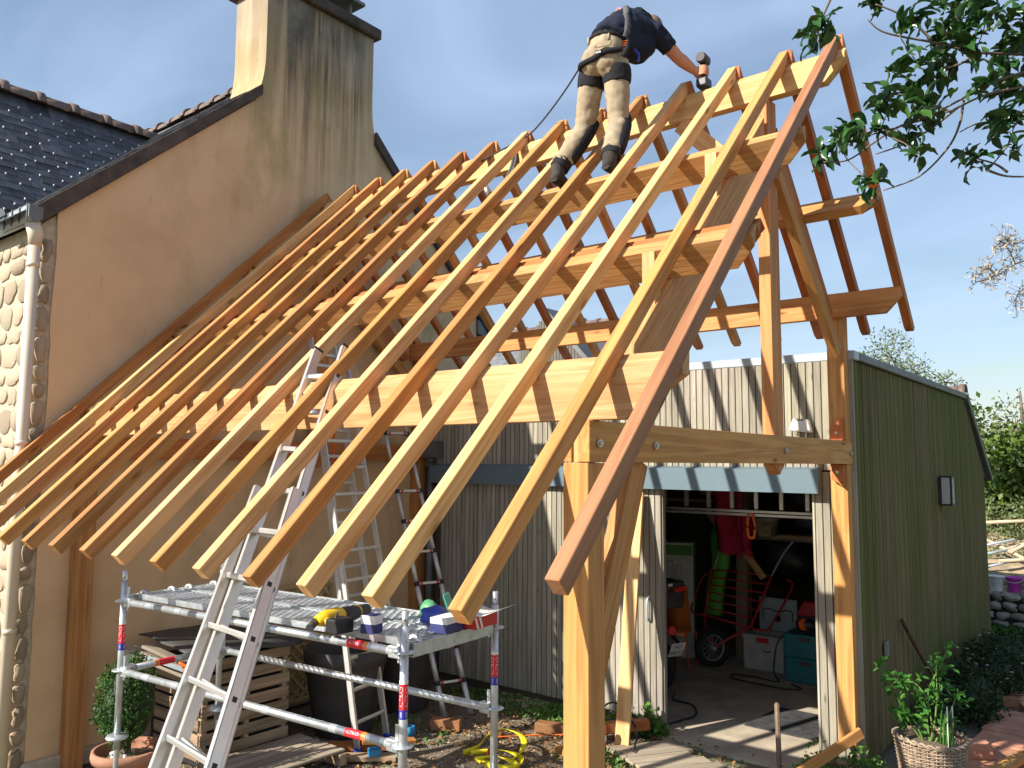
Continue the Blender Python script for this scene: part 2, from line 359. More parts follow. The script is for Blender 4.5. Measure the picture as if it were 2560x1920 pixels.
# ---------------------------------------------------------------- ground
def gz(x, y):
    return .012*mnoise.noise(Vector((x*1.3, y*1.3, 0)))+.006*mnoise.noise(Vector((x*5, y*5, 3)))-.01
def mat_ground():
    m = NT('gravelly_soil'); geo = m.N('ShaderNodeNewGeometry').outputs['Position']
    n = m.noise(geo, .9, 6, .6); f = m.noise(geo, 45, 4, .7); vo = m.N('ShaderNodeTexVoronoi', {'Vector': geo, 'Scale': 55})
    col = m.ramp(n, [(.35, (.10, .075, .048)), (.55, (.17, .135, .09)), (.72, (.24, .20, .14))])
    col = m.mix(m.math('MULTIPLY', f, .55), col, (.30, .26, .2))
    gr = m.N('ShaderNodeMapRange', {0: m.noise(geo, .45, 4, .6), 1: .52, 2: .62}).outputs[0]
    sp = m.N('ShaderNodeSeparateXYZ', {0: geo}); far = m.N('ShaderNodeMapRange', {0: sp.outputs[1], 1: 9, 2: 12}).outputs[0]
    gcol = m.ramp(f, [(.3, (.035, .085, .014)), (.7, (.10, .20, .03))])
    col = m.mix(m.math('MAXIMUM', far, m.math('MULTIPLY', gr, .25)), col, gcol)
    m.set(Base_Color=col, Roughness=.95); m.b.inputs['Specular IOR Level'].default_value = .1
    m.bump(m.math('ADD', vo.outputs['Distance'], f), .6, .02); return m.m
M['ground'] = mat_ground()
g = MB(); NX, NY = 90, 90
def gs(i, n, a, b): return a+(b-a)*i/n
xs = [-400, -150, -60, -25, -12]+[gs(i, 60, -7, 13) for i in range(61)]+[18, 30, 60, 150, 400]
ys = [-400, -150, -60, -25, -14]+[gs(i, 60, -8, 16) for i in range(61)]+[20, 30, 60, 150, 400, 900]
def ground_z(x, y):
    z = gz(x, y)
    if y > 11.5 and x > 3: z += min((y-11.5)*.06, .4)
    return z
vs = [(x, y, ground_z(x, y)) for y in ys for x in xs]; nx = len(xs)
g.add(vs, [(j*nx+i, j*nx+i+1, (j+1)*nx+i+1, (j+1)*nx+i) for j in range(len(ys)-1) for i in range(nx-1)], True)
tag(g.build('ground', 'ground'), kind='structure')
# ---------------------------------------------------------------- house
house = thing('stone_house', (-3, 2.5, 0), 'rendered stone house with slate roof and tall chimney on its gable', 'house')
RB = lambda y: 4.744+.911*(y+.269)           # rake, underside
b = MB()
b.prism([(-.02, -.38, 0), (-.02, -.38, 4.62), (-.02, 2.46, 7.16), (-.02, 5.29, 4.60), (-.02, 5.29, 0)], (-7, 0, 0))
b.build('wall', 'mortar', house)
# rendered gable, ragged along the stone quoin
poly = []
for i in range(46):
    z = 4.74*i/45; poly.append((-.0185, -.262+.012*mnoise.noise(Vector((0, z*6, 1)))+.018*mnoise.noise(Vector((0, z*1.7, 5))), z))
chl = [(1.755-.10*(1-i/8)**2.2, 6.50+.55*i/8) for i in range(9)]; chr_ = [(3.29+.09*(1-i/8)**2.2, 6.50+.55*i/8) for i in range(9)]
poly += [(-.0185, 1.655, RB(1.655)-.02)]+[(-.0185, y, z) for y, z in chl[1:]]+[(-.0185, 1.75, 7.86), (-.0185, 3.29, 7.86)]+[(-.0185, y, z) for y, z in chr_[::-1]]+[(-.0185, 5.30, 4.62), (-.0185, 5.30, 0)]
gb = MB().prism(poly, (.0185, 0, 0)).build('gable_render', 'render', house)
# chimney with flared foot
poly = [(-.0186, y, z) for y, z in chl]+[(-.0186, 1.75, 7.86), (-.0186, 3.29, 7.86)]+[(-.0186, y, z) for y, z in chr_[::-1]]
chim = MB().prism(poly, (-.58, 0, 0)).build('chimney', 'render', house)
cap = MB().box((-.68, 1.67, 7.85), (.075, 3.36, 7.985)).build('chimney_cap', 'verge', chim, .015)
cw = MB()
for y in (2.35, 2.95): cw.box((-.5, y, 7.985), (-.44, y+.03, 8.2)); cw.box((-.12, y, 7.985), (-.06, y+.03, 8.2))
cw.box((-.6, 2.2, 8.2), (.02, 3.12, 8.24)); cw.build('cowl', 'zincdark', chim)
# roof
RT = lambda y: 4.848+.883*(y+.344)
roof = MB().prism([(-.021, -.5, RT(-.5)-.02), (-.021, 2.46, RT(2.46)-.02), (-.021, 5.6, 4.50), (-.021, 5.6, 4.42), (-.021, 2.46, RT(2.46)-.12), (-.021, -.5, RT(-.5)-.12)], (-7, 0, 0)).build('roof', 'slate', house)
vb = MB().prism([(.058, -.50, RT(-.50)-.185), (.058, 1.70, RT(1.70)-.12), (.058, 1.70, RT(1.70)+.006), (.058, -.50, RT(-.5)+.006)], (-.055, 0, 0)).build('verge_board', 'verge', house, .006)
MB().prism([(.058, 3.33, 6.66), (.058, 5.62, 4.46), (.058, 5.62, 4.32), (.058, 3.33, 6.50)], (-.055, 0, 0)).build('verge_board', 'verge', house, .006)
MB().prism([(.04, 5.30, 4.60), (.04, 5.62, 4.45), (.04, 5.60, 4.33), (.04, 5.30, 4.40)], (-6.9, 0, 0)).build('eaves_box', 'zincdark', house)
# slates: dormer slope facing the gable side, and the strip of the main slope along the verge
sl = MB().box((-.10, -.02, -.004), (.10, .22, .004)); slate_me = mesh_of(sl, 'slate', 'slate')
m_d = 1.32; dn = Vector((m_d, 0, 1)).normalized(); dd = Vector((1, 0, -m_d)).normalized()      # dormer slope: down direction
dorm = MB().prism([(-1.54, -.55, 6.29), (-.35, -.55, 6.29-m_d*1.19), (-2.73, -.55, 6.29-m_d*1.19)], (0, 1.9, 0)).build('dormer_roof', 'slate', house)
hk = MB()
rot_d = Matrix((( 0, dd.x, dn.x), (1, dd.y, dn.y), (0, dd.z, dn.z)))
if rot_d.determinant() < 0: rot_d = Matrix(((0, dd.x, dn.x), (-1, dd.y, dn.y), (0, dd.z, dn.z)))
cnt = 0
for r in range(17):
    s = .02+r*.105
    for c in range(12):
        y = -.56+c*.205+(.1025 if r % 2 else 0)
        p = Vector((-1.54, y, 6.29))+dd*s+dn*(.012+R.uniform(0, .003))
        zmain = RT(y)-.03
        if p.z < zmain-.08 or y > 1.32: continue
        tilt = Matrix.Rotation(.035+R.uniform(-.012, .012), 3, 'X')
        inst(slate_me, 'slate', roof if False else dorm, p, rot_d@tilt); cnt += 1
        if R.random() < .8:
            q = p+dd*.222+dn*.012; hk.box(q+Vector((-.006, -.005, -.009)), q+Vector((.010, .005, .009)))
tag(hk.build('slate_hooks', 'white', dorm), kind='stuff')
mu = Vector((0, 1, .883)).normalized(); mn_ = Vector((0, -.883, 1)).normalized()
rot_m = Matrix(((-1, 0, 0), (0, -mu.y, mn_.y), (0, -mu.z, mn_.z)))
for r in range(32):
    y = -.44+r*.087
    for c in range(3 if y < 1.2 else 6):
        x = -.05-c*.2-(.1 if r % 2 else 0)
        p = Vector((x, y, RT(y)-.005))+mn_*.008
        if 1.6 < y < 3.4 and x > -.72: continue
        inst(slate_me, 'slate', roof, p, rot_m@Matrix.Rotation(.04+R.uniform(-.01, .01), 3, 'X'), (R.uniform(.95, 1.0), 1, 1))
# ridge tiles
def ridge_tile(name, mat):
    t = MB(); n = 10
    for (r0, r1, a, b_) in ((.115, .095, 0, .36), (.135, .112, .32, .40)):
        vs = []
        for x in (a, b_):
            for rr in (r0, r1):
                for k in range(n+1):
                    an = math.pi*k/n; vs.append((x, rr*math.cos(an), rr*math.sin(an)))
        w = n+1; fs = []
        for k in range(n):
            fs += [(k, k+1, 2*w+k+1, 2*w+k), (w+k+1, w+k, 3*w+k, 3*w+k+1), (k+1, k, w+k, w+k+1), (2*w+k, 2*w+k+1, 3*w+k+1, 3*w+k)]
        t.add(vs, fs, True)
    return mesh_of(t, name, mat)
rt_me = ridge_tile('ridge_tile', 'ridge_tile')
for i in range(13): inst(rt_me, 'ridge_tile', roof, (-.62-.36*(i+1), 2.46, RT(2.46)-.06+R.uniform(-.006, .006)), (0, R.uniform(-.03, .03), 0))
for i in range(6): inst(rt_me, 'ridge_tile', dorm, (-1.54, -.62+.34*i+.0, 6.27), (0, R.uniform(-.02, .02), math.pi/2))
MB().box((-1.62, 1.30, 6.26), (-1.46, 1.40, 6.36)).build('mortar_fillet', 'mortar', dorm, .02)
# gutter and downpipe
gu = MB(); prof = [(-.42, 4.73), (-.42, 4.63), (-.455, 4.60), (-.50, 4.60), (-.53, 4.63), (-.53, 4.725), (-.535, 4.735), (-.52, 4.735), (-.52, 4.635), (-.43, 4.63), (-.43, 4.73)]
gu.prism([(.10, y, z) for y, z in prof], (-3.2, 0, 0)); gut = gu.build('gutter', 'zinc', house)
MB().prism([(.104, y, z) for y, z in ((-.42, 4.73), (-.42, 4.63), (-.455, 4.60), (-.50, 4.60), (-.53, 4.63), (-.53, 4.73))], (-.006, 0, 0)).build('gutter_end', 'zincdark', gut)
for i in range(9): MB().box((.07-.16*i, -.540, 4.60), (.085-.16*i, -.531, 4.745)).build('gutter_bracket', 'zincdark', gut)
pp = MB().tube([(.03, -.445, 0), (.03, -.445, 4.42)], .047, 14)
pp.tube([(.03, -.445, 4.40), (.03, -.44, 4.50), (.03, -.47, 4.60)], [.047, .06, .06], 14); pipe = pp.build('downpipe', 'pipe', house)
for z in (4.22, 2.72, 1.2): MB().tube([(.03, -.445, z), (.03, -.445, z+.04)], .053, 14).build('pipe_collar', 'pipe', pipe)
# field stones of the front wall and quoin
def stone_mesh(seed, mat='stone'):
    r = random.Random(seed); n = 12; jit = [r.uniform(.86, 1.1) for _ in range(12)]; t = MB(); vs = []
    for (sc, h) in ((1.0, -.02), (.97, .02), (.90, .030)):
        for k in range(n):
            a = 2*math.pi*k/n+r.uniform(-.12, .12)*0; rr = sc*(1+.09*math.sin(2*a+seed*1.7)+.09*math.sin(3*a+seed)+.06*math.sin(5*a+seed*2))*jit[k]
            sq = 1/max(abs(math.cos(a)), abs(math.sin(a)))**.8
            vs.append((.5*rr*math.cos(a)*sq, h+r.uniform(-.006, .006), .5*rr*math.sin(a)*sq))
    fs = [(j*n+k, j*n+(k+1) % n, (j+1)*n+(k+1) % n, (j+1)*n+k) for j in range(2) for k in range(n)]+[tuple(2*n+k for k in range(n))]
    t.add([(x, -y, z) for x, y, z in vs], fs, True); return mesh_of(t, 'stone', mat)
stones = [stone_mesh(i) for i in range(8)]
fw = MB().box((-2.4, -.386, 0), (-.021, -.3805, 4.62)).build('front_wall', 'mortar', house)
z = .02
while z < 4.5:
    h = R.uniform(.13, .24); x = -.02-R.uniform(0, .06)
    while x > -1.25:
        w = R.uniform(.15, .34); hh = h*R.uniform(.82, 1.0)
        inst(R.choice(stones), 'stone', fw, (x-w/2, -.386, z+h/2+R.uniform(-.012, .012)), (0, R.uniform(-.12, .12), 0), (w-.012, R.uniform(.25, .5), hh-.012)); x -= w
    z += h
# quoin stones seen edge-on along the gable
z = .02; qw = MB().box((-.0195, -.38, 0), (-.015, -.25, 4.62)).build('quoin_wall', 'mortar', house)
while z < 4.45:
    h = R.uniform(.14, .26)
    inst(R.choice(stones), 'stone', qw, (-.014, -.335+R.uniform(-.012, .012), z+h/2), (0, R.uniform(-.1, .1), math.pi/2), (.10, R.uniform(.35, .7), h-.02)); z += h
MB().box((-.012, -.30, 0), (.05, 4.1, .14)).build('plinth', 'mortar', house, .02)
# ---------------------------------------------------------------- garage
gar = thing('wooden_garage', (2.7, 7.5, 0), 'grey timber clad garage with flat metal edged roof and open sliding door', 'garage')
XG, YG = 5.33, 4.206
# shell: walls behind the cladding, roof, floor
sh = MB()
sh.box((-.3, YG+.005, 2.45), (XG-.03, YG+.10, 3.55))
sh.box((-.3, YG+.005, 0), (3.44, YG+.10, 2.45)); sh.box((5.0, YG+.005, 0), (XG-.03, YG+.10, 2.45))
sh.box((XG-.10, YG+.10, 0), (XG-.03, 9.6, 3.55))
sh.prism([(XG-.10, 9.6, 0), (XG-.10, 10.95, 0), (XG-.10, 10.95, 2.46), (XG-.10, 9.6, 3.55)], (.07, 0, 0))
sh.box((-.3, 9.0, 0), (XG-.10, 9.1, 3.4)); sh.box((-.3, YG+.1, 0), (-.2, 9.6, 3.55)); sh.box((1.2, YG+.1, 0), (1.3, 9.0, 3.4))
sh.build('wall_core', 'inner', gar)
MB().box((-.3, YG+.02, 3.50), (XG-.02, 9.6, 3.565)).build('roof_deck', 'zincdark', gar)
MB().prism([(XG-.02, 9.58, 3.60), (XG-.02, 11.2, 2.42), (XG-.02, 11.2, 2.36), (XG-.02, 9.58, 3.52)], (-5.6, 0, 0)).build('rear_roof', 'slate', gar)
MB().box((-.3, YG-.03, 3.525), (XG+.03, YG+.12, 3.605)).build('parapet_flashing', 'zinc', gar, .008)
MB().box((XG-.14, YG+.125, 3.525), (XG+.035, 9.6, 3.60)).build('parapet_flashing', 'zincdark', gar, .008)
MB().prism([(XG+.05, 9.56, 3.62), (XG+.05, 11.35, 2.48), (XG+.05, 11.35, 2.36), (XG+.05, 9.56, 3.49)], (-.12, 0, 0)).build('rake_trim', 'zincdark', gar, .006)
for i in range(3): inst(rt_me, 'ridge_tile', gar, (XG-.40-.36*i, 9.75, 3.62), (0, 0, 0)).data = rt_me
floor = MB().box((1.3, YG-.28, -.10), (XG-.10, 9.0, .012)).build('garage_floor', 'concrete'); tag(floor, kind='structure')
# cladding planks
def plank_me(h, name='plank', mat='clad', w=.0585, d=.022):
    t = MB().box((-w/2, -d, 0), (w/2, 0, h)); return mesh_of(t, name, mat, .003)
PIT = .067
up_me = plank_me(.97); leaf_me = plank_me(2.30)
fwl = MB().box((-.25, YG, 2.50), (XG-.02, YG+.004, 3.52)).build('front_wall', 'dark', gar)
i = 0; x = XG-.035
while x > -.1:
    inst(up_me, 'plank', fwl, (x, YG-.001-R.uniform(0, .003), 2.555), (0, 0, 0)); x -= PIT
leaf = MB().box((.42, YG-.028, .09), (3.466, YG-.002, 2.43)).build('sliding_door', 'dark', gar)
x = 3.43
while x > .44:
    inst(leaf_me, 'plank', leaf, (x, YG-.029-R.uniform(0, .004), .09)); x -= PIT
rj_me = plank_me(2.42)
for x in (5.01, 5.077, 5.144, 5.211, 5.295): inst(rj_me, 'plank', fwl, (x, YG-.001-R.uniform(0, .003), .12))
MB().box((4.955, YG-.03, 0), (4.976, YG+.12, 2.5)).build('door_jamb', 'clad', gar, .003)
MB().box((3.405, YG-.0285, .07), (3.475, YG+.02, 2.43)).build('door_edge', 'clad', leaf, .003)
MB().tube(bez([(3.33, YG-.055, 1.04), (3.33, YG-.10, 1.08), (3.33, YG-.10, 1.24), (3.33, YG-.055, 1.28)], 5), .012, 8).build('door_handle', 'zinc', leaf)
# track cover above the sliding door
lc = MB(); lc.prism([(.34, YG-.14, 2.351), (.34, YG-.14, 2.56), (.34, YG-.003, 2.585), (.34, YG-.003, 2.57), (.34, YG-.128, 2.547), (.34, YG-.128, 2.351)], (4.708, 0, 0))
lc.box((5.036, YG-.127, 2.352), (5.047, YG-.024, 2.56)); lc.build('track_cover', 'lintel', gar)
# side wall: narrow boards, deep grooves
sw = MB().prism([(XG-.029, YG+.1, .05), (XG-.029, 10.93, .05), (XG-.029, 10.93, 2.47), (XG-.029, 9.6, 3.52), (XG-.029, YG+.1, 3.52)], (.004, 0, 0)).build('side_wall', 'dark', gar)
side_me = {}
def side_board(h):
    h = round(h, 2)
    if h not in side_me:
        t = MB().box((0, -.029, 0), (.024, .029, h)); side_me[h] = mesh_of(t, 'plank', 'clad_side', .003)
    return side_me[h]
y = YG+.035
while y < 10.92:
    top = 3.52 if y < 9.58 else 3.52-(y-9.58)*.78
    inst(side_board(top-.06), 'plank', sw, (XG-.025-R.uniform(0, .004), y, .06), (0, R.uniform(-.001, .001), 0)); y += PIT
MB().box((XG-.030, YG-.024, .05), (XG+.006, YG+.003, 3.53)).build('corner_trim', 'clad', gar, .003)
# grey rainwater pipe in the corner by the house
gp = MB().tube([(.30, YG-.08, 0), (.30, YG-.08, 2.62)], .045, 12); gp.tube([(.30, YG-.08, 2.6), (.30, YG-.08, 2.66)], .052, 12)
gp.box((.20, YG-.16, 2.66), (.46, YG-.003, 2.86)); gp.build('rainwater_pipe', 'zincdark', gar)
# floodlight
fl = thing('floodlight', (4.88, YG-.02, 2.9), 'cream floodlight box on the grey cladding beside the right post', 'floodlight')
t = MB(); t.prism([(4.80, YG-.15, 2.905), (5.00, YG-.15, 2.885), (4.965, YG-.115, 3.005), (4.83, YG-.115, 3.015)], (0, .07, 0)); t.build('housing', 'cream', fl, .008)
for k in range(6): MB().box((4.855+k*.013, YG-.121, 2.985), (4.861+k*.013, YG-.117, 3.012)).build('vent_fin', 'dgrey', fl)
MB().box((4.86, YG-.08, 2.83), (4.875, YG-.065, 2.90)).box((4.925, YG-.08, 2.83), (4.94, YG-.065, 2.90)).box((4.84, YG-.075, 2.80), (4.96, YG-.024, 2.835)).build('bracket', 'cream', fl)
# wall lantern on the side wall
la = thing('wall_lantern', (XG+.05, 7.65, 2.15), 'black square wall lantern on the mossy garage side', 'lantern')
t = MB(); x0, x1, y0, y1, z0, z1 = XG+.02, XG+.15, 7.54, 7.80, 2.15, 2.46
for (x, y) in ((x0, y0), (x1-.02, y0), (x0, y1-.03), (x1-.02, y1-.03)): t.box((x, y, z0), (x+.02, y+.03, z1))
t.box((x0-.02, y0, z0), (x0, y1, z1)); t.box((x0, y0, z0-.02), (x1, y1, z0)); t.box((x0, y0, z1), (x1, y1, z1+.02)); t.build('frame', 'black', la)
gl = NT('lantern_glass'); gl.set(Base_Color=(.75, .76, .72, 1), Roughness=.25, Alpha=.45); M['lglass'] = gl.m
MB().box((x1-.012, y0+.03, z0), (x1-.008, y1-.03, z1)).build('pane', 'lglass', la); MB().box((x0+.02, y0+.006, z0), (x1-.02, y0+.01, z1)).build('pane', 'lglass', la)
MB().lathe([(.02, 0), (.035, .06), (.035, .14), (.012, .2)], ((x0+x1)/2, (y0+y1)/2, z0+.06), 10).build('bulb', 'white', la)
# junction box
jb = MB().box((XG+.002, 4.86, .86), (XG+.03, 4.99, .99)).build('junction_box', plain('moss_grey_plastic', (.16, .19, .14), .7), gar, .01)
# ---------------------------------------------------------------- outbuilding behind
ob = thing('slate_outbuilding', (-2.5, 10.5, 0), 'slate roofed outbuilding with dark clad gable behind the timber frame', 'outbuilding')
MB().prism([(-6, 8.3, 0), (-6, 12, 0), (-6, 12, 3.6), (-6, 10.1, 5.25), (-6, 8.3, 3.55)], (5.6, 0, 0)).build('wall', 'clad_far', ob)
orf = MB().prism([(-6.1, 8.1, 3.42), (-6.1, 10.1, 5.32), (-6.1, 12.2, 3.4), (-6.1, 12.2, 3.3), (-6.1, 10.1, 5.2), (-6.1, 8.1, 3.32)], (5.75, 0, 0)).build('roof', 'slate', ob)
on = Vector((0, -.95, 1)).normalized(); ou = Vector((0, 1, .95)).normalized(); rot_o = Matrix(((1, 0, 0), (0, -ou.y, on.y), (0, -ou.z, on.z)))
if rot_o.determinant() < 0: rot_o = Matrix(((-1, 0, 0), (0, -ou.y, on.y), (0, -ou.z, on.z)))
sl2 = mesh_of(MB().box((-.145, -.02, -.004), (.145, .24, .004)), 'slate', plain('grey_slate', (.17, .18, .19), .5, 0, .25, 8, .2, .2))
for r in range(17):
    y = 8.55+r*.093
    for c in range(8):
        x = -3.6+c*.295+(.147 if r % 2 else 0)
        inst(sl2, 'slate', orf, Vector((x, y, 3.42+.95*(y-8.1)))+on*.008, rot_o@Matrix.Rotation(.03+R.uniform(-.012, .012), 3, 'X'))
for i in range(11): inst(rt_me, 'ridge_tile', orf, (-4.6+i*.36, 10.1, 5.28))
og = MB().prism([(-2.1, 8.98, 0), (-.45, 8.98, 0), (-.45, 8.98, 4.33), (-1.45, 8.98, 5.40), (-2.1, 8.98, 4.7)], (0, 1.2, 0)).build('gable_wing', 'clad_far', ob)
gme = mesh_of(MB().box((-.031, -.02, 0), (.031, 0, 1)), 'plank', 'clad_far', .003)
for k in range(24):
    x = -2.06+k*.068; top = (4.33+(-.45-x)*1.07) if x > -1.45 else 5.40-(-1.45-x)*1.07
    inst(gme, 'plank', og, (x, 8.978, 3.3), None, (1, 1, top-3.3))
MB().prism([(-1.45, 8.92, 5.50), (-.33, 8.92, 4.30), (-.33, 8.92, 4.18), (-1.45, 8.92, 5.38)], (0, 1.4, 0)).build('rake_trim', 'zincdark', ob)
# ---------------------------------------------------------------- timber carport frame
fr = thing('carport_frame', (2.7, 2.5, 0), 'new fir timber carport frame with open rafters against the house gable', 'carport frame')
m_ = .99; hyp = math.hypot(1, m_)
SN = Vector((0, 1/hyp, m_/hyp)); NN = Vector((0, -m_/hyp, 1/hyp))     # near slope: up-slope, outward normal
SF = Vector((0, 1/hyp, -m_/hyp)); NF = Vector((0, m_/hyp, 1/hyp))     # far slope: down-slope, outward normal
APEX = Vector((0, 2.54, 5.537))                                       # underside planes meet here
XD = Vector((1, 0, 0)); YD = Vector((0, 1, 0)); ZD = Vector((0, 0, 1))
XR = [5.77]+[5.41-.4015*i for i in range(13)]+[.13]
RW, RD = .066, .081
lenN = (2.54+1.05)*hyp                                                # top edge length to the foot
rmats = ['fir_dark', 'fir', 'fir_pale', 'fir_pale', 'fir', 'fir_pale', 'fir', 'fir_pale', 'fir', 'fir', 'fir', 'fir', 'fir', 'fir_pale', 'fir_red']
tipk = RD                                                              # plumb cut at the ridge
wob = {2: .05, 1: .02, 4: -.01, 7: -.01, 8: -.015}
for k, x in enumerate(XR):
    L_ = lenN if k else lenN-.17
    foot = Vector((0, 2.54, 5.537+RD*hyp))-SN*(L_)                     # top corner of the square cut foot
    ft = foot-APEX; a0 = ft.dot(SN)
    poly = [(a0, RD), (a0+R.uniform(-.004, .004), 0), (-RD*m_*0-.0, 0), (RD*m_, RD)]
    # plumb cut: underside meets apex at 0, top edge reaches further up-slope
    dx = wob.get(k+1, R.uniform(-.008, .008))
    A = (SN+XD*(-dx/ L_)).normalized(); B = NN; C = A.cross(B).normalized(); B = C.cross(A)
    member('rafter', poly, None, (APEX+XD*(x-RW), A, B, C, 0, RW), rmats[k], fr, .0035)
LF = (4.36-2.54)*hyp
for k, x in enumerate(XR):
    A = SF; B = NF; C = A.cross(B)
    xo = x+.03 if k < 14 else x
    poly = [(-RD*m_, RD), (0, 0), (LF-.07+.0, 0), (LF, .03), (LF, RD)]
    member('rafter', [(a, b_) for a, b_ in poly], None, (APEX+XD*(xo if C.x < 0 else xo-RW), A, B, C, 0, RW), 'fir_red' if k in (0, 1, 14) or R.random() < .5 else 'fir', fr, .0035)
def xbeam(name, pts_yz, x0, x1, mat, cut=0, cutdir=None):
    """timber along X with section pts (list of (y,z)); cut: lower corner cut back by this much at the free end"""
    ys = [q[0] for q in pts_yz]; O = Vector((0, pts_yz[0][0], pts_yz[0][1]))
    n = len(pts_yz); bm = bmesh.new(); ends = []
    lo = cutdir if cutdir is not None else Vector((0, 0, -1))
    ds = [Vector((0, y, z)).dot(lo) for y, z in pts_yz]; dmax, dmin = max(ds), min(ds)
    v0 = [bm.verts.new((x0, y-O.y, z-O.z)) for y, z in pts_yz]
    if cut:
        # split the section at the height where the cut starts
        lim = dmax-(dmax-dmin)*.62
        v1 = [bm.verts.new((x1-(cut*max(0, (d-lim))/(dmax-lim)), y-O.y, z-O.z)) for (y, z), d in zip(pts_yz, ds)]
    else: v1 = [bm.verts.new((x1, y-O.y, z-O.z)) for y, z in pts_yz]
    bm.faces.new(v0[::-1])
    for i in range(n): bm.faces.new((v0[i], v0[(i+1) % n], v1[(i+1) % n], v1[i]))
    bm.faces.new(v1)
    bmesh.ops.recalc_face_normals(bm, faces=bm.faces)
    bmesh.ops.bevel(bm, geom=list(bm.edges), offset=.003, segments=1, affect='EDGES', clamp_overlap=True)
    me = bpy.data.meshes.new(name); bm.to_mesh(me); bm.free(); me.materials.append(M[mat])
    o = bpy.data.objects.new(name, me); COL.objects.link(o); o.parent = fr; o.location = O-wloc(fr); return o
UN = lambda y: 5.537+m_*(y-2.54)       # near underside
UF = lambda y: 5.537-m_*(y-2.54)       # far underside
def sect(pts, lo, lim=.62):            # insert extra points on long edges so that the end cut has a corner
    ds = [Vector((0, *p)).dot(lo) for p in pts]; d1, d0 = max(ds), min(ds); L0 = d1-(d1-d0)*lim; res = []
    for i, p in enumerate(pts):
        q = pts[(i+1) % len(pts)]; a, b_ = ds[i], ds[(i+1) % len(pts)]; res.append(p)
        if (a-L0)*(b_-L0) < 0:
            t = (L0-a)/(b_-a); res.append((p[0]+(q[0]-p[0])*t, p[1]+(q[1]-p[1])*t))
    return res
dn_ = Vector((0, 0, -1))
xbeam('wall_plate', sect([(.02, 2.808), (.095, 2.808), (.095, UN(.095)), (.02, UN(.02))], dn_), .0, 5.776, 'fir_pale', .29)
xbeam('wall_plate', sect([(4.0, 3.88), (4.075, 3.88), (4.075, UF(4.075)), (4.0, UF(4.0))], dn_), .0, 5.79, 'fir', .13)
xbeam('ridge_beam', sect([(2.497, 5.31), (2.583, 5.31), (2.583, UF(2.583)), (2.54, 5.537), (2.497, UN(2.497))], dn_), 0, 5.82, 'fir_pale', .14)
def slope_sect(p, S, N, t, d): 
    p = Vector(p); return [(q.y, q.z) for q in (p, p+S*t, p+S*t-N*d, p-N*d)]
P1 = Vector((0, 1.615, UN(1.615))); P2 = Vector((0, .775, UN(.775))); P4 = Vector((0, 3.357, UF(3.357)))
xbeam('purlin', sect(slope_sect(P1, SN, NN, .08, .195), -NN), 0, 5.80, 'fir_sawn', .13, -NN)
xbeam('purlin', sect(slope_sect(P2, SN, NN, .105, .195), -NN), 0, 5.80, 'fir_sawn', .13, -NN)
xbeam('purlin', sect(slope_sect(P2+SN*.107-NN*.012, SN, NN, .075, .18), -NN), 0, 5.80, 'fir_red', .13, -NN)  # added plank; its redder colour stands in for a shadow strip on the purlin
xbeam('purlin', sect(slope_sect(P4, SF, NF, .08, .19), -NF), 0, 5.81, 'fir', .11, -NF)
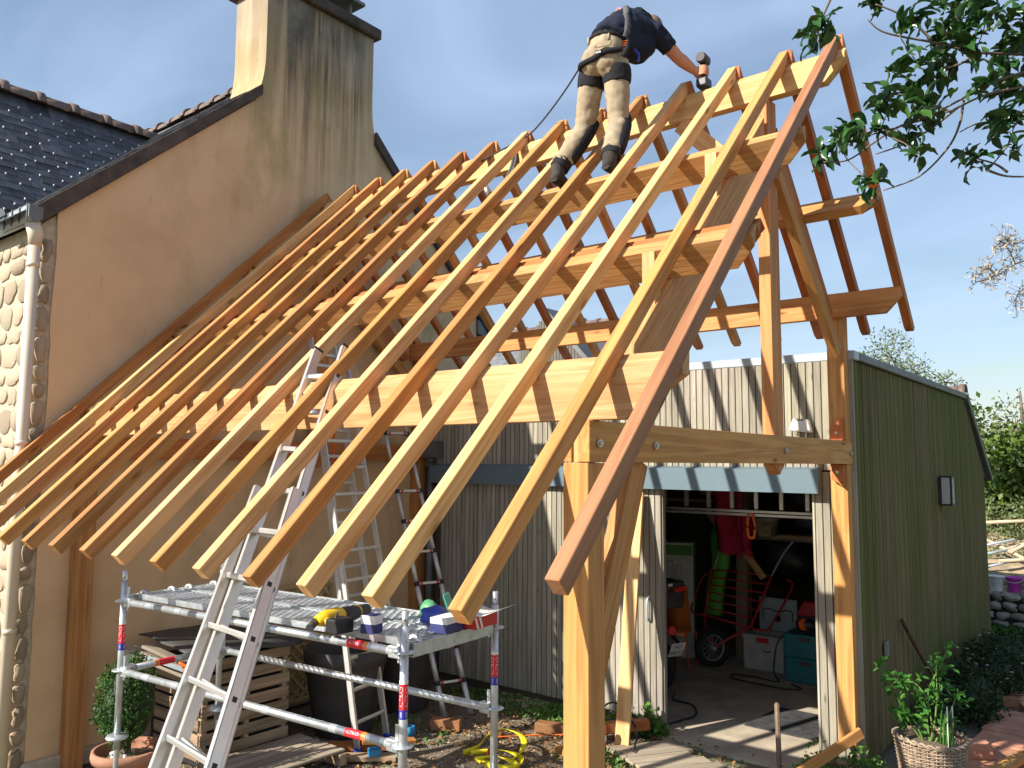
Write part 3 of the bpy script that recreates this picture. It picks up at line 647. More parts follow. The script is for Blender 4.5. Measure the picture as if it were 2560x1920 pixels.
def frame(x0, outer):
    """one bent: posts, double tie, king post, principal rafters, braces, cleats; x0 = inner face of the posts"""
    x1 = x0+.14
    # posts
    member('post', [(0, 0), (2.607, 0), (2.607, .14), (0, .14)], None, ((x0, 0, 0), ZD, YD, ZD.cross(YD)*1, -.14, 0), 'fir', fr)
    member('post', [(2.608, .008), (2.806, .008), (2.806, .13), (2.608, .13)], None, ((x0, 0, 0), ZD, YD, ZD.cross(YD), -.084, -.052), 'fir_pale', fr)
    member('post', [(.28, 0), (4.06, 0), (3.90, .14), (.28, .14)], None, ((x0, 4.056, 0), ZD, YD, ZD.cross(YD), -.14, 0), 'fir', fr)
    for xa, xb in (((x1-.05, x1+.012), (x0-.012, x0+.05)) if outer else ((x1-.05, x1+.012),)):
        member('tie_beam', [(-.006, 0), (4.235, 0), (4.235, .196), (-.006, .196)], None, ((xb, 0, 2.611), YD, ZD, YD.cross(ZD), xa-xb, 0), 'fir_red' if not outer else 'fir', fr)
    # king post with pointed foot
    member('king_post', [(2.60, 0), (2.53, .093), (2.60, .186), (5.305, .186), (5.305, 0)], None, ((x0+.028, 2.447, 0), ZD, YD, ZD.cross(YD), -.086, 0), 'fir', fr)
    # principal rafters
    for (S, N, ys, ye, mt) in ((SN, NN, -.02, 2.45, 'fir_sawn'), (SF, NF, 2.635, 3.99, 'fir_red')):
        P = APEX; s0 = (ys-2.54)*hyp; s1 = (ye-2.54)*hyp
        A = S; B = N; C = A.cross(B)
        if S is SN:
            # foot rests on the plate / tie, head against the king post (plumb)
            poly = [((.35-2.54)*hyp, -.197), ((.18-2.54)*hyp-.0, -.40), ((.40-2.54)*hyp, -.445), (s1-.445*m_*1.0-.06, -.445), (s1-.197*m_-.06, -.197)]
        else:
            poly = [(s0+.197*m_+.04, -.197), (s0+.38*m_+.04, -.38), (s1-.12, -.38), (s1+.05, -.30), (s1+.10, -.197)]
        member('principal_rafter', poly, None, (Vector((x0+.03 if C.x > 0 else x0+.11, 2.54, 5.537)), A, B, C, 0, .08), mt, fr)
    # cleats under the purlins
    for P, S, N, dz in ((P1, SN, NN, .30), (P2, SN, NN, .30)):
        q = P-N*.10-S*.03
        zb = UN(q.y-.03)-.197*hyp
        member('cleat', [(0, 0), (.31, 0), (.27, .075), (-.06, .075)], None, ((x0+.02, q.y-.085, zb-.06), ZD, YD, ZD.cross(YD), -.08, 0), 'fir_pale', fr)
    # braces
    if outer: beam('brace', (x0+.07, .10, 1.55), (x0+.07, .56, 2.62), .075, .15, 'fir', fr, (0, 1, 0))
    beam('brace', (x1-.025, 2.60, 4.75), (x1-.025, 3.93, 3.56), .07, .125, 'fir', fr, (0, 1, 1))
    if outer:
        for yy in (2.447+.093, .07, .62, 4.126):
            o = MB().tube([(x1+.012, yy, 2.70), (x1+.026, yy, 2.70)], .02, 10); o.tube([(x1+.02, yy, 2.70), (x1+.036, yy, 2.70)], .011, 6); o.build('bolt', 'bolt', fr)
        # spacer blocks on the right post, over and under the tie
        for (pz, dirn) in ((2.812, 1), (2.606, -1)):
            poly = [(0, 0), (.15*dirn, 0), (.21*dirn, -.05), (.21*dirn, -.05), (0, -.05)]
            z0 = pz
            t = MB(); t.prism([(x1-.115, 4.056, z0), (x1-.015, 4.056, z0), (x1-.015, 4.056, z0+.20*dirn), (x1-.06, 4.056, z0+.16*dirn), (x1-.115, 4.056, z0+.13*dirn)], (0, -.055, 0))
            t.build('spacer_block', 'fir_red', fr, .003)
            MB().tube([(x1-.065, 4.001, z0+.065*dirn), (x1-.065, 3.99, z0+.065*dirn)], .014, 10).build('bolt', 'bolt', fr)
frame(5.16, True); frame(.012, False)
# longitudinal braces under the ridge and plate
beam('brace', (4.55, 2.54, 5.30), (5.17, 2.54, 4.66), .075, .14, 'fir_pale', fr, (1, 0, 1))
beam('brace', (.62, 2.54, 5.30), (.14, 2.54, 4.72), .075, .14, 'fir', fr, (1, 0, 1))
# ---------------------------------------------------------------- text helper
def text_verts(txt, size):
    cu = bpy.data.curves.new('t', 'FONT'); cu.body = txt; cu.size = size; cu.align_x = 'CENTER'; cu.align_y = 'CENTER'; cu.resolution_u = 3
    o = bpy.data.objects.new('t', cu); COL.objects.link(o); dg = bpy.context.evaluated_depsgraph_get()
    me = bpy.data.meshes.new_from_object(o.evaluated_get(dg)); vs = [v.co.copy() for v in me.vertices]; fs = [tuple(p.vertices) for p in me.polygons]
    bpy.data.objects.remove(o); bpy.data.curves.remove(cu); bpy.data.meshes.remove(me); return vs, fs
def tube_text(txt, size, c, r, ang, name, mat, parent, vertical=True):
    vs, fs = text_verts(txt, size); c = Vector(c); res = []
    for v in vs:
        a = ang - v.y/r if vertical else ang+v.x/r
        h = v.x if vertical else v.y
        res.append(c+Vector((math.cos(a)*r, math.sin(a)*r, h)))
    return MB().add(res, fs).build(name, mat, parent)
def flat_text(txt, size, c, ex, ey, name, mat, parent):
    vs, fs = text_verts(txt, size); c = Vector(c); ex = Vector(ex).normalized(); ey = Vector(ey).normalized()
    return MB().add([c+ex*v.x+ey*v.y for v in vs], fs).build(name, mat, parent)
# ---------------------------------------------------------------- scaffold
SL, SN_, SB = Vector((1.291, -.15, 0)), Vector((4.064, .047, 0)), Vector((4.011, .895, 0)); SA = SL+(SB-SN_)
sc = thing('scaffold', (2.65, .37, 0), 'low galvanised scaffold bay with perforated steel deck under the rafter ends', 'scaffold')
ZK = 1.561
def standard(q, ang):
    o = MB().tube([q+Vector((0, 0, .50)), q+Vector((0, 0, 1.70))], .0241, 16); o.tube([q+Vector((0, 0, 1.69)), q+Vector((0, 0, 1.785))], .019, 14)
    st = o.build('standard', 'galv', sc)
    for z in (ZK, ZK-.5): 
        t = MB(); n = 24; vs = []
        for r, h in ((.024, -.005), (.056, -.005), (.062, 0), (.056, .005), (.024, .005)):
            vs += [q+Vector((r*math.cos(2*math.pi*k/n), r*math.sin(2*math.pi*k/n), z+h)) for k in range(n)]
        t.add(vs, [(j*n+k, j*n+(k+1) % n, (j+1)*n+(k+1) % n, (j+1)*n+k) for j in range(4) for k in range(n)], True); t.build('rosette', 'galv', st)
    MB().lathe([(.026, -.02), (.075, -.012), (.08, 0), (.07, .012), (.026, .02)], q+Vector((0, 0, .585)), 20).build('base_collar', 'galv', st)
    j = MB(); prof = []
    for i in range(52): prof += [(.017, .06+i*.01), (.0195, .065+i*.01)]
    j.lathe(prof, q, 12); j.box(q+Vector((-.075, -.075, 0)), q+Vector((.075, .075, .008))); j.build('base_jack', 'galv', st)
    lb = MB().tube([q+Vector((0, 0, 1.256)), q+Vector((0, 0, 1.392))], .0247, 18, False).build('label_red', 'labelred', st)
    MB().tube([q+Vector((0, 0, 1.206)), q+Vector((0, 0, 1.2555))], .0247, 18, False).build('label_blue', 'labelblue', st)
    MB().tube([q+Vector((0, 0, 1.3925)), q+Vector((0, 0, 1.412))], .0247, 18, False).build('label_white', 'white', st)
    for da in (-.55, .75, 2.4, 4): tube_text('ALTRAD', .030, q+Vector((0, 0, 1.324)), .0252, ang+da, 'label_text', 'white', st)
    for da in (-.55, .75): tube_text('1000', .017, q+Vector((0, 0, 1.23)), .0252, ang+da, 'label_text', 'white', st)
    MB().ell(q+Vector((.019*math.cos(ang), .019*math.sin(ang), 1.735)), .0055, 8, 6).build('pin_hole', 'black', st)
    return st
for q in (SL, SN_, SB, SA): standard(q, math.atan2(CAMLOC.y-q.y, CAMLOC.x-q.x))
def ledger(a, b, z, sticker=True):
    a = Vector((a.x, a.y, z)); b = Vector((b.x, b.y, z)); d = (b-a).normalized(); L_ = (b-a).length
    o = MB().tube([a+d*.07, b-d*.07], .0241, 14).build('ledger', 'galv', sc)
    for e, s in ((a, 1), (b, -1)):
        t = MB(); c = e+d*s*.075; n = Vector((-d.y, d.x, 0))
        t.box((-.05, -.022, -.034), (.03, .022, .034), Matrix(((d.x*s, n.x, 0, c.x), (d.y*s, n.y, 0, c.y), (0, 0, 1, c.z), (0, 0, 0, 1))))
        t.build('coupler_head', 'galv', o, .008, 2)
        w = MB(); c2 = e+d*s*.045
        w.prism([c2+Vector((0, 0, .11))+d*.012, c2+Vector((0, 0, .11))-d*.014, c2+Vector((0, 0, -.06))-d*.006, c2+Vector((0, 0, -.06))+d*.006], n*.008); w.build('wedge', 'galv', o)
    if sticker:
        for x0, x1, mt in ((.30, .43, 'labelred'), (.265, .298, 'orange2'), (.07, .12, 'dband'), (.50, .56, 'dband'), (1.1, 1.16, 'dband'), (2.05, 2.12, 'dband'), (2.4, 2.47, 'dband')):
            if x1 < L_-.1: MB().tube([b-d*x0, b-d*x1], .0247, 16, False).build('band', mt, o)
        n = Vector((d.y, -d.x, 0)); vs, fs = text_verts('ALTRAD', .026)
        MB().add([b-d*(.365-v.x)+(n*math.cos(.5+v.y/.025)+Vector((0, 0, math.sin(.5+v.y/.025))))*.0253 for v in vs], fs).build('band_text', 'white', o)
    return o
M['dband'] = plain('grey_band', (.30, .32, .34), .6)
ledger(SL, SN_, ZK-.005); ledger(SL, SN_, ZK-.505); ledger(SA, SB, ZK-.005, False); ledger(SA, SL, ZK-.505); ledger(SA, SB, ZK-.505, False)
for a, b in ((SN_, SB), (SL, SA)):          # U-shaped transoms carrying the deck
    d = (b-a).normalized(); n = Vector((d.y, -d.x, 0)); t = MB()
    p0, p1 = a+d*.05, b-d*.05
    for off, h0, h1, w in ((-.022, 1.525, 1.60, .004), (.018, 1.525, 1.60, .004), (-.022, 1.525, 1.529, .044)):
        t.prism([p0+n*off+ZD*h0, p1+n*off+ZD*h0, p1+n*off+ZD*h1, p0+n*off+ZD*h1], n*w)
    t.build('transom', 'galv', sc)
# deck: two perforated planks with raised diamond mesh
dx = (SN_-SL).normalized(); dy = (SB-SN_).normalized(); LEN = (SN_-SL).length
for k in range(2):
    o0 = SL+dy*(.075+k*.375)+dx*.06; W = .345; L_ = LEN-.12
    T = Matrix(((dx.x, dy.x, 0, o0.x), (dx.y, dy.y, 0, o0.y), (0, 0, 1, ZK+.04), (0, 0, 0, 1)))
    t = MB()
    for (a, b) in (((0, 0, -.03), (L_, .010, .010)), ((0, W-.010, -.03), (L_, W, .010)), ((0, .012, -.05), (.02, W-.012, .006)), ((L_-.02, .012, -.05), (L_, W-.012, .006)), ((.4, .012, -.04), (.43, W-.012, -.012)), ((1.3, .012, -.04), (1.33, W-.012, -.012)), ((2.1, .012, -.04), (2.13, W-.012, -.012))): t.box(a, b, T)
    dk = t.build('deck_plank', 'galv', sc)
    g = MB(); P_ = .056; wd = .0085; hh = .008
    n = int((L_+W)/P_)+1
    for sgn in (1, -1):
        for i in range(-8, n+8):
            x0 = i*P_ if sgn > 0 else i*P_
            a = Vector((x0, .012, 0)); b = Vector((x0+sgn*(W-.024)*.62, W-.012, 0))
            lo, hi = .02, L_-.02
            def clip(a, b):
                for lim, s in ((lo, 1), (hi, -1)):
                    da, db = (a.x-lim)*s, (b.x-lim)*s
                    if da < 0 and db < 0: return None
                    if da < 0: a = a+(b-a)*(da/(da-db))
                    elif db < 0: b = b+(a-b)*(db/(db-da))
                return a, b
            r = clip(a, b)
            if not r or (r[1]-r[0]).length < .02: continue
            a, b = r; dd_ = (b-a).normalized(); nn_ = Vector((-dd_.y, dd_.x, 0))*wd/2; z0 = .0 if sgn > 0 else .0015
            vs = [a-nn_+Vector((0, 0, z0-hh)), a+nn_+Vector((0, 0, z0-hh)), b+nn_+Vector((0, 0, z0-hh)), b-nn_+Vector((0, 0, z0-hh)), a-nn_*.5+Vector((0, 0, z0)), a+nn_*.5+Vector((0, 0, z0)), b+nn_*.5+Vector((0, 0, z0)), b-nn_*.5+Vector((0, 0, z0))]
            g.add([T@v for v in vs], [(4, 5, 6, 7), (0, 1, 5, 4), (1, 2, 6, 5), (2, 3, 7, 6), (3, 0, 4, 7)])
    tag(g.build('deck_mesh', 'galv', dk), kind='stuff')
    for e in (0, 1):
        for yy in (.06, W-.06):
            c = T@Vector((L_+.01 if e else -.01, yy, 0)); s = dx*(1 if e else -1)
            MB().tube(bez([c-s*.04+ZD*-.02, c-s*.02+ZD*.012, c+s*.02+ZD*.014, c+s*.045+ZD*-.005, c+s*.05-ZD*.06], 4), [.016]*16+[.004], 8).build('claw', 'galv', dk)
# ---------------------------------------------------------------- ladders
def ladder_section(par, bl, tl, br, tr, rungs, mat, rw=.026, rd=.062, nrm=None, rr=.014, flat=True, holes=True):
    bl, tl, br, tr = map(Vector, (bl, tl, br, tr)); up = (tl-bl).normalized(); side = ((br-bl)+(tr-tl)).normalized(); side = (side-up*side.dot(up)).normalized(); nr = side.cross(up).normalized()
    rl = []
    for a, b, s in ((bl, tl, 1), (br, tr, -1)):
        d = (b-a).normalized(); t = MB()
        for x0, x1, y0, y1 in ((-rw/2, rw/2, -rd/2, -rd/2+.006), (-rw/2, rw/2, rd/2-.006, rd/2), (s*rw/2-(.003 if s > 0 else 0)-.0015, s*rw/2+(.0 if s > 0 else .003)+.0015, -rd/2, rd/2)):
            pts = [a+side*x0+nr*y0, a+side*x1+nr*y0, a+side*x1+nr*y1, a+side*x0+nr*y1]; t.prism(pts, b-a)
        # outer web
        t.prism([a-side*s*(rw/2)+nr*(-rd/2), a-side*s*(rw/2-.003)+nr*(-rd/2), a-side*s*(rw/2-.003)+nr*(rd/2), a-side*s*(rw/2)+nr*(rd/2)], b-a)
        rl.append(t.build('rail', mat, par))
    for k, f in enumerate(rungs):
        p, q = bl.lerp(tl, f), br.lerp(tr, f); t = MB(); d = (q-p).normalized()
        if flat: t.prism([p+up*.014-nr*.016, p+up*.014+nr*.016, p+up*.004+nr*.018, p-up*.014+nr*.012, p-up*.014-nr*.012, p+up*.004-nr*.018], q-p)
        else: t.tube([p, q], rr, 10)
        t.build('rung', mat, par)
        if holes and k % 1 == 0:
            for e, s in ((q, 1),): MB().box((-.002, -.012, -.012), (.002, .012, .012), Matrix.Translation(e+d*s*(rw/2+.001))@Matrix(((d.x, nr.x, up.x), (d.y, nr.y, up.y), (d.z, nr.z, up.z))).to_4x4()).build('rung_end', 'black', par)
    return up, side, nr
fl_ = thing('extension_ladder', (3.9, -1.5, 0), 'bright aluminium extension ladder leaning up between the rafters in front of the scaffold', 'ladder')
def on_line(a, b, z): a, b = Vector(a), Vector(b); return a+(b-a)*((z-a.z)/(b.z-a.z))
# lower section (wide) and sliding upper section
bl, tl = (3.60, -1.11, 1.16), (3.025, .12, 3.28); br, tr = (4.07, -1.11, 1.27), (3.345, .12, 3.30)
LB, LT = on_line(bl, tl, .0), on_line(bl, tl, 2.45); RB_, RTp = on_line(br, tr, .0), on_line(br, tr, 2.45)
nL = int((LT-LB).length/.28)
u_, s_, n_ = ladder_section(fl_, LB, LT, RB_, RTp, [(.12+.28*i)/((LT-LB).length) for i in range(nL+1) if .12+.28*i < (LT-LB).length-.05], 'alu', .028, .066)
off = n_*.052
UB, UT = on_line(bl, tl, 1.02)+off+s_*.055, on_line(bl, tl, 3.36)+off*.9+s_*.012; VB, VT = on_line(br, tr, 1.02)+off-s_*.055, on_line(br, tr, 3.36)+off*.9-s_*.012
if (UB-CAMLOC).length < (LB.lerp(LT, .4)-CAMLOC).length: off = -off; UB, UT = on_line(bl, tl, 1.02)+off+s_*.055, on_line(bl, tl, 3.36)+off*.9+s_*.012; VB, VT = on_line(br, tr, 1.02)+off-s_*.055, on_line(br, tr, 3.36)+off*.9-s_*.012
nU = int((UT-UB).length/.28); R0_ = (.12-(on_line(bl, tl, 1.02)-LB).length) % .28
ladder_section(fl_, UB, UT, VB, VT, [(R0_+.28*i)/((UT-UB).length) for i in range(nU+1) if R0_+.28*i < (UT-UB).length-.05], 'alu', .026, .060)
for e in (UT, VT): MB().box((-.018, -.036, 0), (.018, .036, .012), Matrix.Translation(e)@Matrix(((s_.x, n_.x, u_.x), (s_.y, n_.y, u_.y), (s_.z, n_.z, u_.z))).to_4x4()).build('end_cap', 'black', fl_)
for e in (UB, VB): MB().box((-.016, -.034, -.02), (.016, .034, .0), Matrix.Translation(e)@Matrix(((s_.x, n_.x, u_.x), (s_.y, n_.y, u_.y), (s_.z, n_.z, u_.z))).to_4x4()).build('foot_cap', 'teal', fl_)
for e, s in ((LB.lerp(LT, .34), 1), (RB_.lerp(RTp, .34), -1)):
    c = e+s_*s*.05; MB().tube(bez([c+u_*.05-n_*.03, c+u_*.03+n_*.02, c-u_*.02+n_*.04, c-u_*.05+n_*.0, c-u_*.03-n_*.04], 4), .011, 8).build('rung_hook', 'alu', fl_)
# wall ladder leaning on the far plate side
al = thing('wall_ladder', (1.62, 2.1, 0), 'dull aluminium double ladder standing inside the frame near the rendered wall', 'ladder')
def lean(par, L0, R0, L1, R1, step, mat, flat, **k):
    L0, R0, L1, R1 = map(Vector, (L0, R0, L1, R1)); n = int((L1-L0).length/step)
    return ladder_section(par, L0, L1, R0, R1, [(step*.9+step*i)/(L1-L0).length for i in range(n)], mat, flat=flat, **k)
lean(al, (1.63, 1.87, 0), (1.54, 2.31, 0), (.46, 2.10, 3.95), (.44, 2.42, 3.95), .28, 'alu_old', True, rw=.024, rd=.058)
lean(al, (1.60, 1.80, 1.0), (1.50, 2.38, 1.0), (.60, 2.02, 3.7), (.57, 2.50, 3.7), .28, 'alu_old', True, rw=.022, rd=.05)
for q in ((1.63, 1.87, .0), (1.54, 2.31, .0)): MB().box(Vector(q)+Vector((-.03, -.03, 0)), Vector(q)+Vector((.03, .03, .05))).build('foot', 'blue', al, .006)
tl_ = thing('telescopic_ladder', (1.59, 3.24, 0), 'telescopic ladder with black collars leaning by the grey garage wall', 'ladder')
b0, b1, t0, t1 = Vector((1.534, 3.105, 0)), Vector((1.654, 3.376, 0)), Vector((.42, 3.14, 3.25)), Vector((.44, 3.46, 3.25))
NS = 10
for i in range(NS):
    f0, f1 = i/NS, (i+1)/NS; r = .031-.0014*i
    for a, b in ((b0, t0), (b1, t1)): MB().tube([a.lerp(b, f0), a.lerp(b, f1)], r, 12).build('rail', 'alu_old', tl_)
    if i:
        p, q = b0.lerp(t0, f0), b1.lerp(t1, f0); up = (t0-b0).normalized(); t = MB(); d = (q-p).normalized(); nr = d.cross(up)
        t.prism([p+up*.012-nr*.02, p+up*.012+nr*.02, p-up*.012+nr*.016, p-up*.012-nr*.016], q-p); rg = t.build('rung', 'alu_old', tl_)
        for e in (p, q): MB().tube([e-up*.02, e+up*.02], r+.007, 12).build('collar', 'black', rg)
        for e, s in ((p, 1), (q, -1)): MB().prism([e+d*s*.035+up*.014-nr*.021, e+d*s*.035+up*.014+nr*.021, e+d*s*.035-up*.014+nr*.017, e+d*s*.035-up*.014-nr*.017], d*s*.03).build('release_button', 'red', rg)
# orange lifting strap on the house side of the frame
tag(MB().tube(bez([(.27, 2.56, 4.75), (.29, 2.57, 4.2), (.30, 2.58, 3.4), (.31, 2.59, 2.57)], 6), .013, 6).build('hanging_strap', 'orange'), 'orange strap hanging down the rendered wall behind the rafters', 'strap')
# ---------------------------------------------------------------- things on the scaffold deck
ZD_ = ZK+.043
def cyl(mb, a, b, r, seg=12): return mb.tube([a, b], r, seg)
dr = thing('cordless_nailer', (3.5, .1, ZD_), 'yellow and black cordless power tool lying on the scaffold deck', 'power tool')
A_ = Vector((3.40, -.02, ZD_)); B_ = Vector((3.36, .40, ZD_)); dv_ = (B_-A_).normalized(); sv = Vector((dv_.y, -dv_.x, 0))
t = MB(); t.tube([A_+dv_*-.02+ZD*.055, A_+dv_*.05+ZD*.06, A_+dv_*.16+ZD*.06, A_+dv_*.20+ZD*.055], [.03, .05, .052, .042], 14); t.build('motor_body', 'yellow', dr)
t = MB(); t.tube([A_+dv_*.195+ZD*.055, A_+dv_*.25+ZD*.055, A_+dv_*.34+ZD*.06, A_+dv_*.42+ZD*.062], [.048, .05, .04, .034], 14); t.build('nose', 'dgrey', dr)
MB().tube([A_+dv_*.31+ZD*.06, A_+dv_*.335+ZD*.06], .0415, 14).build('ring', 'yellow', dr)
t = MB(); t.tube(bez([A_+dv_*.03+ZD*.05+sv*.03, A_+dv_*.04+sv*.09+ZD*.04, A_+dv_*.06+sv*.15+ZD*.04], 4), [.026]*9, 10); t.build('handle', 'yellow', dr)
MB().box(A_+dv_*-.0+sv*.15+Vector((-.05, -.045, .0)), A_+dv_*.0+sv*.15+Vector((.055, .085, .085))).build('battery', 'black', dr, .01, 2)
MB().tube(bez([A_+dv_*.1+sv*.05+ZD*.07, A_+dv_*.05+sv*.10+ZD*.1, A_+sv*.14+ZD*.08], 4), .008, 8).build('trigger_guard', 'dgrey', dr)
MB().tube([A_+dv_*-.02+ZD*.05-sv*.01, A_+dv_*-.10+ZD*.03+sv*.03], .024, 10).build('magazine', 'dgrey', dr)
def carton(name, c, size, rot, bands, label, cat, top='white'):
    """carton with printed bands: list of (z0,z1,mat) over the height fraction"""
    o = thing(name, c, label, cat); sx, sy, sz = size; Mx = Matrix.Translation(c)@Matrix.Rotation(rot, 4, 'Z')
    for i, (a, b, mt) in enumerate(bands): MB().box((-sx/2, -sy/2, sz*a), (sx/2, sy/2, sz*b), Mx).build('panel', mt, o, .002)
    MB().box((-sx/2+.001, -sy/2+.001, sz), (sx/2-.001, sy/2-.001, sz+.002), Mx).build('lid', top, o); return o
carton('screw_box', (3.70, .13, ZD_), (.10, .085, .105), .25, [(0, .52, 'navy'), (.52, 1, 'white')], 'small blue and white screw carton beside the yellow tool', 'box', 'navy')
carton('fastener_carton', (4.00, .46, ZD_), (.12, .19, .085), .15, [(0, .62, 'navy'), (.62, 1, 'white')], 'dark blue and white carton on the deck near the right standard', 'box', 'white')
rc = thing('red_carton', (4.03, .66, ZD_), 'long red carton with white stripes under a sheet of paper', 'box')
Mx = Matrix.Translation((4.02, .67, ZD_))@Matrix.Rotation(.12, 4, 'Z')
MB().box((-.09, -.10, 0), (.09, .14, .075), Mx).build('body', 'red', rc, .003)
for yy in (-.085, -.04): MB().prism([Mx@Vector((.0905, yy, .002)), Mx@Vector((.0905, yy+.02, .002)), Mx@Vector((.0905, yy-.01, .073)), Mx@Vector((.0905, yy-.03, .073))], (.0012, 0, 0)).build('stripe', 'white', rc)
t = MB(); vs = []
for j in range(5):
    for i in range(7): vs.append(Mx@Vector((-.15+.05*i+.01*j, -.10+.075*j, .085+.018*math.sin(i*.9+.5*j)+.02*(i/6)**2)))
t.add(vs, [(j*7+i, j*7+i+1, (j+1)*7+i+1, (j+1)*7+i) for j in range(4) for i in range(6)], True); o = t.build('paper_sheet', 'white'); so = o.modifiers.new('s', 'SOLIDIFY'); so.thickness = .002
tag(o, 'crumpled white sheet of paper lying on the red carton', 'paper')
def crumple(name, c, r, mat, label, cat, seed, sq=(1, 1, .7)):
    t = MB().ell((0, 0, 0), (1, 1, 1), 14, 10); vs = []
    for v in t.v:
        k = 1+.32*mnoise.noise(v*1.7+Vector((seed, 0, 0)))+.18*mnoise.noise(v*4+Vector((0, seed, 0))); q = Vector((v.x*sq[0], v.y*sq[1], v.z*sq[2]))*k*r; vs.append(q)
    mz = min(v.z for v in vs); t.v = [Vector(c)+v-Vector((0, 0, mz)) for v in vs]; return tag(t.build(name, mat), label, cat)
crumple('blue_bag', (3.84, .50, ZD_), .075, 'blue', 'crumpled blue plastic bag beside the cartons on the deck', 'bag', 3, (1, 1.2, .75))
crumple('green_bag', (3.66, .66, ZD_), .07, plain('green_bag', (.10, .34, .16), .5), 'crumpled green bag at the back of the deck', 'bag', 9, (1, .8, .8))
gp_ = MB().box((-.005, -.07, 0), (.005, .07, .15), Matrix.Translation((3.70, .84, ZD_))@Matrix.Rotation(.5, 4, 'Z')@Matrix.Rotation(-.35, 4, 'Y')).build('packet', plain('turquoise_packet', (.05, .42, .33), .4), None, .003)
tag(gp_, 'turquoise packet propped up behind the cartons', 'packet')
# ---------------------------------------------------------------- worker on the roof
pe = thing('person', (4.25, 1.62, 4.66), 'worker in navy shirt and beige work trousers leaning over the ridge with a driver', 'person')
def remesh(mb, name, mat, parent, vox=.012, smooth=6, wr=0, wsc=14, seed=0, stretch=(1, 1, .45)):
    o = mb.build(name, mat, None, origin=(0, 0, 0)); m1 = o.modifiers.new('r', 'REMESH'); m1.mode = 'VOXEL'; m1.voxel_size = vox
    m2 = o.modifiers.new('s', 'SMOOTH'); m2.iterations = smooth; m2.factor = .5
    dg = bpy.context.evaluated_depsgraph_get(); me = bpy.data.meshes.new_from_object(o.evaluated_get(dg)); bpy.data.objects.remove(o)
    if wr:
        nn = [v.normal.copy() for v in me.vertices]
        for v, n in zip(me.vertices, nn):
            q = Vector((v.co.x*stretch[0], v.co.y*stretch[1], v.co.z/stretch[2]*.45+v.co.x*.4)); 
            k = abs(mnoise.noise(q*wsc+Vector((seed, 0, 0))))*1.6-.4+.5*mnoise.noise(q*wsc*2.2)
            v.co += n*wr*k
    me.polygons.foreach_set('use_smooth', [True]*len(me.polygons)); me.update()
    if not me.materials: me.materials.append(M[mat])
    r = bpy.data.objects.new(name, me); COL.objects.link(r); r.parent = parent; r.location = -wloc(parent); return r
def mat_cloth(name, c, var=.2, sc=9):
    m = NT(name); geo = m.N('ShaderNodeNewGeometry').outputs['Position']; n = m.noise(geo, sc, 5, .6); w = m.noise(geo, 300, 2)
    m.set(Base_Color=m.ramp(n, [(.3, tuple(x*(1-var) for x in c)), (.7, tuple(x*(1+var) for x in c))]), Roughness=.9); m.bump(w, .25, .001); m.b.inputs['Specular IOR Level'].default_value = .15; return m.m
M['khaki'] = mat_cloth('khaki_canvas', (.34, .275, .185)); M['navyshirt'] = mat_cloth('navy_cotton', (.018, .023, .040)); M['blackcloth'] = mat_cloth('black_canvas', (.022, .022, .026))
M['skin'] = mat_cloth('skin', (.56, .27, .17), .08); M['bootl'] = mat_cloth('boot_leather', (.055, .048, .042), .35); M['strapg'] = mat_cloth('grey_webbing', (.10, .10, .105))
hipL, hipR = Vector((4.215, 1.755, 5.53)), Vector((4.405, 1.775, 5.51))
kneeL, kneeR = Vector((4.105, 1.80, 5.135)), Vector((4.405, 1.80, 5.10))
ankL, ankR = Vector((4.015, 1.585, 4.775)), Vector((4.452, 1.60, 4.765))
waist = Vector((4.315, 1.80, 5.735))
t = MB()
for h, k, a, in ((hipL, kneeL, ankL), (hipR, kneeR, ankR)):
    t.tube([h+Vector((0, 0, .06)), h, h.lerp(k, .45), k, k.lerp(a, .35), k.lerp(a, .8), a+Vector((0, 0, .035))], [.09, .100, .093, .076, .078, .070, .066], 16)
t.ell((4.31, 1.77, 5.59), (.165, .125, .12)); t.ell((4.255, 1.70, 5.57), (.10, .10, .12)); t.ell((4.37, 1.715, 5.555), (.10, .10, .12))
t.tube([(4.31, 1.77, 5.62), waist+Vector((0, -.005, -.01)), waist+Vector((.0, .02, -.01))], [.15, .138, .12], 18)
tr_ = remesh(t, 'trousers', 'khaki', pe, .011, 6, .007, 12, 2)
# black reinforced panels: knees / inner calves and hems
for k, a, s in ((kneeL, ankL, 1), (kneeR, ankR, 1)):
    t = MB(); c = (a-k); q = [k+c*f+Vector((.030*s, .026, 0)) for f in (-.18, .05, .35, .62, .8)]
    t.tube(q, [.05, .064, .066, .062, .055], 12); remesh(t, 'knee_panel', 'blackcloth', pe, .009, 6)
    t = MB(); t.tube([k.lerp(a, .80), a+Vector((0, .005, .0))], [.075, .074], 14); remesh(t, 'hem', 'blackcloth', pe, .012, 3, .005, 18, 7)
# thigh straps of the harness
for h, k in ((hipL, kneeL), (hipR, kneeR)):
    t = MB(); t.tube([h.lerp(k, -.02), h.lerp(k, .10), h.lerp(k, .30)], [.108, .109, .104], 18); remesh(t, 'leg_strap', 'blackcloth', pe, .011, 3, .004, 16, 11)
t = MB(); t.tube(bez([(4.145, 1.70, 5.545), (4.20, 1.615, 5.535), (4.30, 1.615, 5.55), (4.40, 1.62, 5.575), (4.50, 1.70, 5.60)], 5), .024, 8); 
remesh(t, 'seat_strap', 'blackcloth', pe, .010, 2)
pt = MB().box((-.028, -.003, -.016), (.028, .003, .016), Matrix.Translation((4.365, 1.592, 5.575))@Matrix.Rotation(.12, 4, 'Y')).build('name_patch', 'blackcloth', pe, .003)
flat_text("vit'o", .027, (4.365, 1.5875, 5.574), (1, 0, -.12), (.12, 0, 1), 'patch_text', 'white', pt)
